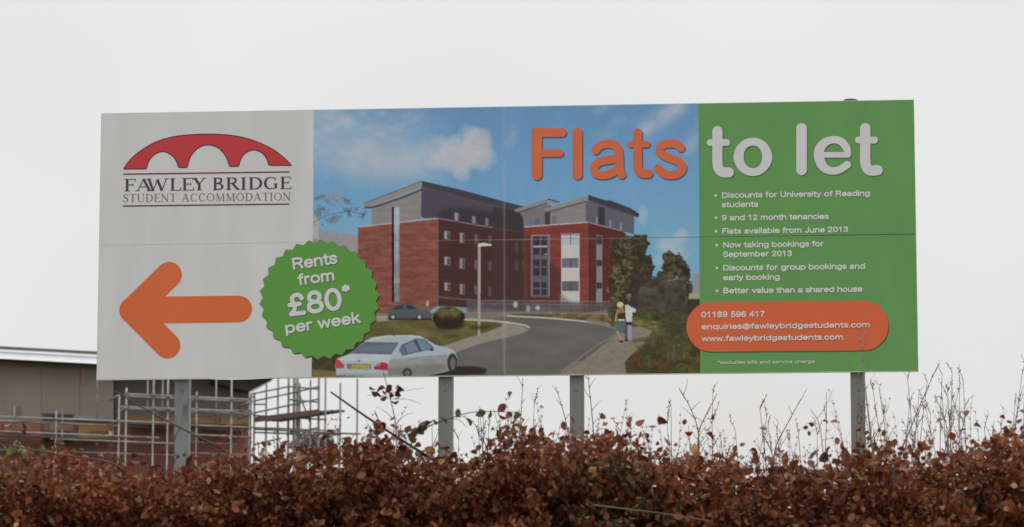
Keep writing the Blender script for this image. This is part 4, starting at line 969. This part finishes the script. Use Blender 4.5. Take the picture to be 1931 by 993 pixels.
# platform seen from below
for k in range(4):
    o0, o1 = k * .24, k * .24 + .215
    a, b = at(480, 793 - 1.2 * k, 58.3), at(601, 777 - 2.2 * k, 57.0)
    d = (b - a); nrm = Vector((-d.y, d.x, 0)).normalized()
    mb = MB(); q = [a + nrm * o0, b + nrm * o0, b + nrm * o1, a + nrm * o1]
    mb.box8([v for v in q] + [v + Vector((0, 0, .045)) for v in q]); mb.build('plank', m_plank, scf)
a, b = at(479, 796, 58.25), at(601, 781, 56.95); mb = MB(); dn = Vector((0, .04, 0))
mb.box8([a, b, b + dn, a + dn] + [v + Vector((0, 0, .13)) for v in (a, b, b + dn, a + dn)]); mb.build('toe_board', m_plank, scf)
for x0, x1, y, off in ((232, 476, 798.5, 1.0), (-300, 212, 812, .95)):
    for k in range(4):
        a, b = onf(x0, y, off - .22 * k), onf(x1, y + (x1 - x0) * .035, off - .22 * k); b.z = a.z
        mb = MB(); q = [a, b, b - BN * .2, a - BN * .2]; mb.box8(q + [v + Vector((0, 0, .04)) for v in q]); mb.build('plank', m_plank, scf)

# ------------------------------------------------------------------ beech hedge
HY0, HY1 = -13.3, -11.7             # front and back of the hedge
PROF = [(-900, 850), (-300, 852), (0, 882), (60, 868), (150, 850), (200, 888), (300, 900), (400, 888), (500, 866), (600, 852), (700, 848), (745, 824), (790, 858), (840, 868), (900, 892), (950, 872), (985, 826), (1080, 846), (1120, 840), (1180, 832), (1250, 868), (1340, 868), (1400, 892), (1440, 915), (1480, 894), (1560, 890), (1600, 896), (1625, 858), (1700, 882), (1760, 880), (1850, 858), (1931, 832), (2300, 850), (2900, 850)]
pxs, pys = np.array([p[0] for p in PROF], float), np.array([p[1] for p in PROF], float)
_a = at(0, 860, -12.5).x; _b = at(1931, 860, -12.5).x
_z860, _z800 = at(960, 860, -12.5).z, at(960, 800, -12.5).z
def top_z(x):
    px = (x - _a) / (_b - _a) * 1931
    return _z860 + (860 - 7 - np.interp(px, pxs, pys)) * (_z800 - _z860) / 60
hedge = empty('beech_hedge', (0, -12.5, ground_z(-12.5)))
tag(hedge, 'clipped beech hedge holding its copper brown winter leaves across the whole foreground', 'hedge')

def leaf_template(curl=.25, fold=.2):
    L_ = [(0, 0), (.22, .30), (.52, .38), (.82, .22), (1, 0)]
    vs = []
    for t, h in L_:
        z = -curl * t * t
        if h == 0: vs.append((t, 0, z))
        else: vs += [(t, 0, z), (t, h, z + fold * h * (1.2 if t > .4 else .8)), (t, -h, z + fold * h)]
    fs = [(0, 1, 2), (0, 3, 1), (1, 4, 5, 2), (1, 3, 6, 4), (4, 7, 8, 5), (4, 6, 9, 7), (7, 10, 8), (7, 9, 10)]
    # indices: 0 | 1,2,3 | 4,5,6 | 7,8,9 | 10
    return np.array(vs), fs
LT = [leaf_template(c, f) for c, f in ((.15, .25), (.45, .5), (-.3, .35), (.7, .2), (.25, 1.0))]
PAL = np.array([(.24, .070, .027), (.185, .048, .020), (.30, .105, .040), (.115, .030, .015), (.38, .17, .068), (.50, .29, .15), (.20, .105, .034)]) 
PW = np.array([.26, .25, .18, .17, .095, .03, .015]); PW /= PW.sum()

def rand_rot(n, r_):
    q = r_.normal(size=(n, 4)); q /= np.linalg.norm(q, axis=1)[:, None]
    w_, x, y, z = q.T
    return np.stack([1 - 2 * (y * y + z * z), 2 * (x * y - z * w_), 2 * (x * z + y * w_), 2 * (x * y + z * w_), 1 - 2 * (x * x + z * z), 2 * (y * z - x * w_), 2 * (x * z - y * w_), 2 * (y * z + x * w_), 1 - 2 * (x * x + y * y)], 1).reshape(n, 3, 3)

def leaf_material(name):
    m = pmat(name, (1, 1, 1), .42, .18, 60, attr='tint')
    t = m.node_tree; p = t.nodes['Principled BSDF']; o_ = [n for n in t.nodes if n.type == 'OUTPUT_MATERIAL'][0]
    tr = t.nodes.new('ShaderNodeBsdfTranslucent'); mx = t.nodes.new('ShaderNodeMixShader'); mx.inputs[0].default_value = .26
    src = p.inputs['Base Color'].links[0].from_socket
    t.links.new(src, tr.inputs[0]); t.links.new(p.outputs[0], mx.inputs[1]); t.links.new(tr.outputs[0], mx.inputs[2]); t.links.new(mx.outputs[0], o_.inputs[0])
    p.inputs['Specular IOR Level'].default_value = .35
    return m
m_leaf = leaf_material('copper_leaf')

def leaf_cloud(name, pos, size, tint, parent, r_, mat=m_leaf):
    V, F, C, base = [], [], [], 0
    which = r_.integers(0, len(LT), len(pos)); M_ = rand_rot(len(pos), r_)
    for k, (tv, tf) in enumerate(LT):
        s = np.where(which == k)[0]
        if not len(s): continue
        tvs = tv * np.array([1, 1, 1])
        v = np.einsum('nij,vj->nvi', M_[s], tvs) * size[s][:, None, None] + pos[s][:, None, :]
        V.append(v.reshape(-1, 3)); C.append(np.repeat(tint[s], len(tv), 0))
        F.append((tf, base, len(s), len(tv))); base += v.shape[0] * v.shape[1]
    V = np.concatenate(V); C = np.concatenate(C)
    loops, starts, tot = [], [], 0
    for tf, b_, n, nv in F:
        for f in tf:
            arr = np.arange(n)[:, None] * nv + np.array(f)[None] + b_
            loops.append(arr.ravel()); starts.append(tot + np.arange(n) * len(f)); tot += n * len(f)
    me = bpy.data.meshes.new(name)
    me.vertices.add(len(V)); me.vertices.foreach_set('co', V.astype(np.float32).ravel())
    lp = np.concatenate(loops).astype(np.int32); me.loops.add(len(lp)); me.loops.foreach_set('vertex_index', lp)
    st = np.concatenate(starts).astype(np.int32); me.polygons.add(len(st)); me.polygons.foreach_set('loop_start', st)
    me.update(calc_edges=True)
    a_ = me.color_attributes.new('tint', 'FLOAT_COLOR', 'POINT'); cc = np.ones((len(V), 4), np.float32); cc[:, :3] = C; a_.data.foreach_set('color', cc.ravel())
    return link(name, me, mat, parent)

def tints(n, r_):
    c = PAL[r_.choice(len(PAL), n, p=PW)]
    return c * r_.uniform(.75, 1.25, (n, 1)) * r_.uniform(.92, 1.08, (n, 3))

r_ = np.random.default_rng(21)
def clump(x, y, z):
    return .5 + .5 * np.sin(x * 6.1 + 2.0 * np.sin(z * 7 + x)) * np.sin(z * 8.3 + 1.7 * np.sin(x * 3.1) + y * 5)
def lump(x, z):
    return np.clip(.5 + .30 * np.sin(x * 5.3 + 1.8 * np.sin(z * 6 + x)) * np.sin(z * 9.1 + 1.7 * np.sin(x * 3.7)) + .28 * np.sin(x * 14.3 + 2 * np.sin(z * 17)) * np.sin(z * 19 + 1.3 * np.sin(x * 11)) + .12 * np.sin(x * 31 + z * 27), 0, 1)
N1 = 230000
X = r_.uniform(-4.2, 4.6, N1); tz = top_z(X) - .055
Z = tz - r_.uniform(0, 1, N1) ** .85 * 1.0
front = HY0 + .60 * (1 - lump(X, Z)) - .05
Y = front + np.minimum(r_.exponential(.45, N1), 2.6)
tz2 = tz + .035 * np.sin(X * 9 + Y * 6) + .03 * np.sin(X * 23 + Y * 11)
Z = Z + (tz2 - tz)
up = r_.random(N1) < .035
Z = np.where(up, tz2 + r_.exponential(.028, N1), Z)
_px = (X - _a) / (_b - _a) * 1931
loose = np.where(_px > 1080, .095, .055)
kp = up | (r_.random(N1) < .12 + .88 * (1 - np.exp(-(np.maximum(tz2 - Z, 0) / loose) ** 2)))
kp &= (lump(X * 1.15 + 1, Z * 1.15) > .31) | (Y > HY0 + .85) | (r_.random(N1) < .15)
X, Y, Z, tz = X[kp], Y[kp], Z[kp], tz[kp]
pos = np.stack([X, Y, Z], 1)
tn = tints(len(pos), r_)
tn *= (.66 + .60 * np.clip(lump(X * .8 + 3, Z * .8 + 1), 0, 1))[:, None]          # tint varies in broad patches across the hedge
ppx = (X - _a) / (_b - _a) * 1931
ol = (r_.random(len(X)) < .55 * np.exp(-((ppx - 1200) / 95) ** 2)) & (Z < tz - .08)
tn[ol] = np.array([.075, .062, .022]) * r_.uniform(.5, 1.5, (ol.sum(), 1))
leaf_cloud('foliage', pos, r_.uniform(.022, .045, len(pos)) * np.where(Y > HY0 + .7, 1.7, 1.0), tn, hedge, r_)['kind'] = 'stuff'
# lower body of the hedge down to the ground
N2 = 16000
X = r_.uniform(-4.2, 4.6, N2); Y = r_.uniform(HY0 + .1, HY1 + .6, N2); gz_ = np.array([ground_z(y) for y in Y]); Z = gz_ + (top_z(X) - .9 - gz_) * r_.random(N2)
leaf_cloud('lower_foliage', np.stack([X, Y, Z], 1), r_.uniform(.05, .09, N2), tints(N2, r_), hedge, r_)['kind'] = 'stuff'
# the largest leaves of the near face, one by one
lm = []
for k, (tv, tf) in enumerate(LT):
    for c in range(6):
        me = mesh('leaf', tv, tf); a_ = me.color_attributes.new('tint', 'FLOAT_COLOR', 'POINT')
        col = np.ones((len(tv), 4), np.float32); col[:, :3] = tints(1, r_)[0] * (1.08 if c < 3 else .95); a_.data.foreach_set('color', col.ravel()); me.materials.append(m_leaf); lm.append(me)
inv = Matrix.Translation(-Vector(hedge.location))
for i in range(296):
    x = rnd.uniform(at(-10, 900, HY0).x, at(1941, 900, HY0).x); t = rnd.random() ** 1.2
    z = float(top_z(x)) - .03 - t * .42
    o = bpy.data.objects.new('leaf', lm[rnd.randrange(len(lm))]); COL.objects.link(o); o.parent = hedge; o.matrix_parent_inverse = inv
    o.location = (x, HY0 + .60 * (1 - float(lump(x, z))) - rnd.uniform(.06, .13), z); o.rotation_euler = (rnd.uniform(0, 6.28), rnd.uniform(0, 6.28), rnd.uniform(0, 6.28)); s = rnd.uniform(.044, .060); o.scale = (s, s, s)

m_twig = pmat('brown_twig', (.085, .052, .038), .7, .25, 20)
m_twig_pale = pmat('grey_twig', (.27, .24, .215), .75, .25, 20)
m_twig_red = pmat('red_brown_twig', (.13, .06, .045), .7, .25, 20)
m_stem = pmat('hedge_stem', (.10, .085, .07), .85, .25, 8)
def wander(p, d, length, n, wob, r_, droop=0):
    pts = [Vector(p)]; d = Vector(d).normalized()
    for k in range(n):
        d = (d + Vector((r_.uniform(-wob, wob), r_.uniform(-wob, wob), r_.uniform(-wob, wob) * .5 - droop))).normalized()
        pts.append(pts[-1] + d * (length / n))
    return pts
# woody stems inside
mb = MB()
for i in range(60):
    x = -4.1 + i * .145 + rnd.uniform(-.04, .04); y = -12.5 + rnd.uniform(-.2, .2)
    pts = wander((x, y, ground_z(y) - .05), (0, 0, 1), float(top_z(x)) - ground_z(y) + rnd.uniform(-.2, .02), 7, .09, rnd)
    mb.tube(pts, [.022 * (1 - k / 8.5) + .002 for k in range(8)], 5)
    for k in range(2, 7):
        for s in range(2):
            q = wander(pts[k], (rnd.uniform(-1, 1), rnd.uniform(-1, .6), .7), rnd.uniform(.3, .6), 5, .25, rnd); mb.tube(q, [.006, .005, .004, .003, .002, .0015], 4, False)
mb.build('stems', m_stem, hedge, True)['kind'] = 'stuff'

# shoots sticking up out of the hedge
lp_pos, lp_sz = [], []
def shoot(x, y, z, length, lean, leafy, rad=.0026, mat=None, budd=True):
    mb = MB(); pts = wander((x, y, z), (lean, rnd.uniform(-.2, .2), 1), length, 7, .10, rnd)
    mb.tube(pts, [rad * (1 - .75 * k / 7) for k in range(8)], 5, False)
    for k in range(1, 8):
        if rnd.random() < .75:
            sd = rnd.choice((-1, 1)); l = length * rnd.uniform(.05, .16)
            q = wander(pts[k], (sd * rnd.uniform(.3, .8), rnd.uniform(-.5, .5), .9), l, 3, .2, rnd)
            mb.tube(q, [rad * .55, rad * .45, rad * .35, rad * .25], 4, False)
            if rnd.random() < leafy: lp_pos.append(tuple(q[-1])); lp_sz.append(rnd.uniform(.035, .06))
        if budd:
            b = pts[k]; c = Vector((rnd.uniform(-1, 1), 0, 1)).normalized(); mb.tube([b, b + c * .006, b + c * .015], [.0012, .0034, .0004], 4, False)
    return mb.build('shoot', mat or m_twig, hedge, True)
for i in range(210):
    px = rnd.uniform(-20, 1950) if i < 130 else rnd.uniform(620, 1650)
    if 300 < px < 620 and rnd.random() < .5: continue
    x = _a + (_b - _a) * px / 1931; y = rnd.uniform(HY0 + .1, HY1)
    k = 1.5 if px > 1600 else (.9 if px > 1200 else .8)
    shoot(x, y, float(top_z(x)) - .1, rnd.uniform(.16, .36) * k, rnd.uniform(-.35, .35), .22 if px < 1600 else .15, .0022, m_twig if rnd.random() < .5 else m_twig_red)
if lp_pos:
    n = len(lp_pos); leaf_cloud('shoot_leaves', np.array(lp_pos), np.array(lp_sz), tints(n, r_) * .9, hedge, r_)['kind'] = 'stuff'

# cut canes leaning out of the hedge
def cane(pts_px, Y, rad, mat, label):
    P3 = [at(a, b, y_) for (a, b), y_ in zip(pts_px, Y)]
    c3 = [Vector(p) for p in catmull([tuple(p) for p in P3], 5)]
    n = len(c3); mb = MB(); mb.tube(c3, [rad * (1 - .45 * k / n) for k in range(n)], 6)
    o = mb.build('cane', mat, None, True); tag(o, label, 'cane', 'bare canes leaning out of the hedge'); return o
m_cane_red = pmat('red_brown_cane', (.10, .035, .03), .5, .2, 15); m_cane_dark = pmat('dark_cane', (.07, .055, .05), .6, .2, 15)
cane([(830, 875), (748, 823), (690, 785), (624, 739)], (-12.2, -12.6, -12.9, -13.1), .0085, m_cane_dark, 'straight dark bare cane slanting up beside the sky, right of the scaffold')
cane([(520, 905), (415, 845), (300, 785), (216, 737)], (-12.3, -12.8, -13.1, -13.3), .0055, m_cane_red, 'long thin red brown cane crossing in front of the blotched post')
cane([(1120, 952), (1170, 958), (1250, 968), (1340, 982)], (-13.5, -13.5, -13.5, -13.45), .004, pmat('straw_stem', (.22, .17, .09), .7, .2, 15), 'short straw coloured stem lying across the hedge face below the third post')
cane([(250, 905), (210, 873), (120, 858), (30, 842), (-30, 835)], (-12.9, -13.2, -13.3, -13.4, -13.4), .005, m_cane_red, 'low red brown cane bending along the hedge top below the brick window')

# a small far tree whose twiggy head shows over the hedge, past the end of the scaffold
tb = at(592, 846, 120); tre = empty('tree', (tb.x, 120, GZ)); tag(tre, 'small grey brown twiggy tree head just over the hedge beneath the scaffold end', 'tree')
mb = MB(); mb.tube(wander((tb.x, 120, GZ - .2), (0, 0, 1), tb.z - GZ, 8, .03, rnd), [.16 * (1 - k / 11) for k in range(9)], 8); mb.build('trunk', m_stem, tre, True)
n = 5000; q = r_.normal(size=(n, 3)); q /= np.linalg.norm(q, axis=1)[:, None]; q *= (r_.random(n) ** .4)[:, None] * np.array([1.05, 1.0, .62])
q *= (1 + .18 * np.sin(q[:, :1] * 5) * np.sin(q[:, 2:] * 9))
leaf_cloud('crown', q + np.array([tb.x, 120, tb.z]), r_.uniform(.06, .12, n), np.array([.20, .16, .15]) * r_.uniform(.6, 1.3, (n, 1)), tre, r_)
# leafy sprays: a twig with its own leaves
m_green = leaf_material('dull_green_leaf')
def spray(name, label, main_px, Y, rad, twigs, leaves, mat_t, cols, cat='branch', size=.055):
    base = at(main_px[0][0], main_px[0][1], Y); e = empty(name, base); tag(e, label, cat)
    c3 = [Vector(p) for p in catmull([tuple(at(a, b, Y - .02 * i)) for i, (a, b) in enumerate(main_px)], 5)]
    mb = MB(); n = len(c3); mb.tube(c3, [rad * (1 - .6 * k / n) for k in range(n)], 6, False); mb.build('stem', mat_t, e, True)
    for tw in twigs:
        q = [Vector(p) for p in catmull([tuple(at(a, b, Y - .03)) for a, b in tw], 4)]; mb = MB(); mb.tube(q, [rad * .5 * (1 - .6 * k / len(q)) for k in range(len(q))], 5, False); mb.build('twig', mat_t, e, True)
    for (a, b) in leaves:
        tv, tf = LT[rnd.randrange(len(LT))]; s = size * rnd.uniform(.75, 1.15); M_ = rand_rot(1, r_)[0]; p = at(a, b, Y - rnd.uniform(0, .06))
        v = tv @ M_.T * s + np.array(p) - (M_ @ np.array([.5, 0, 0])) * s
        me = mesh('leaf', v, tf); c_ = np.ones((len(tv), 4), np.float32); c_[:, :3] = np.array(cols[rnd.randrange(len(cols))]) * rnd.uniform(.8, 1.2)
        a_ = me.color_attributes.new('tint', 'FLOAT_COLOR', 'POINT'); a_.data.foreach_set('color', c_.ravel()); link('leaf', me, m_leaf, e)
    return e
BRN = [tuple(c) for c in PAL[:4] * .7]
spray('beech_shoot', 'tall thin beech shoot with dark leaves bunched just under the printed white car', [(748, 855), (746, 800), (738, 760), (728, 720), (722, 700)], -12.8, .0036,
      [[(738, 752), (720, 746), (692, 745)], [(740, 752), (770, 753), (795, 762)], [(738, 740), (765, 736), (800, 731)], [(742, 790), (725, 775), (708, 766)], [(745, 800), (765, 782), (780, 778)], [(746, 815), (720, 800), (700, 792)]],
      [(702, 733), (718, 734), (732, 731), (706, 742), (714, 744), (723, 742), (751, 730), (754, 733), (740, 741), (748, 747), (724, 751), (745, 757), (735, 738), (750, 744)], m_twig, BRN, size=.05)
spray('bramble', 'arching bramble with olive green leaves in front of the second post', [(770, 872), (778, 832), (800, 808), (850, 788), (900, 776), (980, 777)], -12.9, .0045,
      [[(790, 815), (770, 818), (758, 822)], [(850, 788), (866, 792), (880, 805)]],
      [(776, 822), (782, 812), (790, 806), (797, 802), (806, 799), (815, 796), (822, 794), (838, 792), (862, 778), (872, 788), (884, 795), (905, 781), (912, 779), (925, 785), (945, 775), (948, 771), (960, 784), (975, 784), (757, 813), (778, 828), (793, 812), (803, 806), (760, 818)], m_twig, [(.10, .095, .03), (.12, .10, .04), (.07, .06, .03)], 'bramble', .05)
spray('climber', 'pale green leafed climber stem at the hedge top near the brick window', [(40, 900), (42, 870), (38, 845), (34, 830)], -13.3, .004, [[(42, 870), (60, 852), (84, 842)], [(40, 860), (20, 850), (8, 840)]],
      [(36, 834), (42, 842), (30, 838), (46, 858), (80, 845), (24, 846), (44, 850), (34, 852), (82, 850), (222, 866)], m_twig, [(.17, .19, .06), (.24, .25, .10)], 'climbing plant', .055)
spray('ivy_stem', 'green tinged twiggy stem with curled leaves at the foot of the fourth post', [(1560, 895), (1552, 850), (1545, 800), (1528, 770)], -12.6, .0034, [[(1545, 800), (1530, 796), (1520, 800)], [(1545, 805), (1532, 812), (1522, 816)], [(1540, 790), (1555, 770), (1570, 735)], [(1550, 830), (1570, 826), (1590, 832)]],
      [(1519, 806), (1524, 817), (1558, 793), (1530, 800), (1560, 845)], m_twig, BRN, size=.04)
# single bare whips standing clear of the hedge (seen against the sky under the board)
for lab, pts in (('bare twig pair crossing in a V below the green panel', [(1318, 872), (1316, 810), (1300, 765), (1280, 730)]), ('straight bare twig leaning right below the contact strip', [(1318, 815), (1330, 785), (1352, 742)]),
                 ('slim pale twig just right of the third post', [(1122, 868), (1118, 800), (1112, 740), (1108, 700)]), ('thin bare twig bending left beside the third post', [(1076, 850), (1066, 790), (1048, 728)]),
                 ('straight pale twig slanting right, left of the fourth post', [(1462, 846), (1484, 800), (1510, 752)]), ('long bare twig with small buds under the right corner of the board', [(1690, 880), (1720, 800), (1745, 740), (1768, 690)]),
                 ('upright twig standing just before the outer half of the second gap', [(976, 852), (982, 790), (986, 712)]), ('leaning twig rising past the lower right of the board face', [(1630, 720), (1624, 660), (1618, 625)])):
    Yt = -8.5 if pts[0][1] > 730 else -12.9
    if Yt == -12.9: pts = [(1650, 900), (1640, 800)] + pts
    e = empty('bare_twig', at(pts[0][0], pts[0][1], Yt)); tag(e, lab, 'twig', 'bare twigs rising above the hedge')
    pts = [(pts[0][0] - 4, pts[0][1] + 60)] + pts
    c3 = [Vector(p) for p in catmull([tuple(at(a, b, Yt)) for a, b in pts], 5)]
    gz0 = Vector((c3[0].x, c3[0].y, ground_z(Yt) - .05)); c3 = [gz0] + c3
    mb = MB(); n = len(c3); mb.tube(c3, [.0062 * (1 - .72 * k / n) for k in range(n)], 5, False)
    for k in range(3, n - 1, 2):
        q = wander(c3[k], (rnd.choice((-1, 1)) * .7, 0, 1), rnd.uniform(.03, .13), 3, .2, rnd); mb.tube(q, [.0024, .002, .0016, .001], 4, False)
        mb.tube([c3[k], c3[k] + Vector((.008, 0, .012))], [.0045, .002], 5)
    mb.build('stem', m_twig_pale, e, True)

# bare shrubs behind the hedge, between it and the board
def bare_shrub(px, Y, htop, spread, n_stem, label, mat=None):
    x = at(px, 850, Y).x; g0 = ground_z(Y); e = empty('bare_shrub', (x, Y, g0)); tag(e, label, 'shrub', 'leafless shrubs behind the hedge')
    top = at(px, htop, Y).z
    for s in range(n_stem):
        mb = MB(); a = rnd.uniform(-1, 1)
        lean = a * spread / (top - g0)
        L_ = (top - g0) * rnd.uniform(.82, 1.02)
        pts = wander((x + a * .12, Y + rnd.uniform(-.2, .2), g0 - .05), (lean, rnd.uniform(-.05, .05), 1), L_, 14, .045, rnd)
        mb.tube(pts, [.0075 * (1 - k / 15.5) + .001 for k in range(15)], 5, False)
        for k in range(6, 15):
            for q_ in range(rnd.choice((0, 1, 1, 2))):
                sd = rnd.choice((-1, 1)); l = rnd.uniform(.12, .42) * (1.25 - k / 16)
                q = wander(pts[k], (sd * rnd.uniform(.12, .5), rnd.uniform(-.4, .4), 1), l * .75, 5, .12, rnd)
                mb.tube(q, [.0032, .0028, .0024, .002, .0016, .001], 4, False)
                for j in (1, 2, 3, 4, 5):
                    if rnd.random() < .25:
                        u2 = wander(q[j], (rnd.uniform(-.8, .8), rnd.uniform(-.4, .4), .8), rnd.uniform(.02, .07), 2, .2, rnd); mb.tube(u2, [.0018, .0014, .001], 3, False)
                    if rnd.random() < .45: continue
                    bdv = Vector((rnd.uniform(-1, 1), 0, rnd.uniform(.3, 1))).normalized(); mb.tube([q[j], q[j] + bdv * .007, q[j] + bdv * .017], [.0014, .0034, .0006], 4, False)
        mb.build('stem', mat or m_twig_pale, e, True)
for px, Y, ht, sp, ns, lab, *mt in ((90, -9.0, 800, .5, 6, 'low reddish leafless shrub before the window of the unfinished block', m_twig_red), (235, -9.2, 800, .45, 6, 'reddish leafless shrub at the left of the blotched post', m_twig_red),
                           (430, -9.0, 790, .5, 8, 'reddish leafless shrub in front of the scaffold, right of the blotched post', m_twig_red), (545, -8.8, 775, .45, 7, 'reddish leafless shrub below the scaffold planks', m_twig_red),
                           (690, -8.2, 765, .4, 5, 'leafless shrub under the printed white car'), (850, -8.6, 770, .35, 5, 'leafless shrub rising right behind the arching bramble', m_twig_red), (1030, -7.9, 760, .35, 5, 'leafless shrub close on the left of the third post'),
                           (1350, -8.0, 745, .35, 5, 'leafless shrub under the contact strip of the board'), (1480, -8.5, 760, .3, 5, 'leafless shrub midway under the small footnote line', m_twig_red), (770, -8.0, 778, .35, 4, 'leafless shrub between the slanting cane and the second post'), (935, -7.6, 745, .3, 4, 'leafless shrub between the second and third posts'),
                           (1170, -7.2, 775, .3, 3, 'low leafless shrub just right of the third post'), (1290, -8.4, 775, .35, 4, 'leafless shrub under the middle of the green panel edge'),
                           (1420, -7.8, 792, .3, 3, 'sparse leafless shrub midway between the third and fourth posts'), (1545, -8.2, 725, .3, 6, 'leafless shrub close on the left of the fourth post'),
                           (1690, -8.0, 728, .4, 15, 'dense leafless shrub close on the right of the fourth post'), (1775, -7.6, 690, .45, 16, 'tall leafless shrub below the right corner of the board'),
                           (1850, -8.3, 698, .45, 16, 'tall leafless shrub standing clear of the board, one in from the picture edge'), (1920, -7.9, 715, .45, 14, 'leafless shrub at the right picture edge'), (640, -7.5, 800, .3, 3, 'low leafless shrub below the outer scaffold poles')):
    bare_shrub(px, Y, ht, sp, ns, lab, *mt)
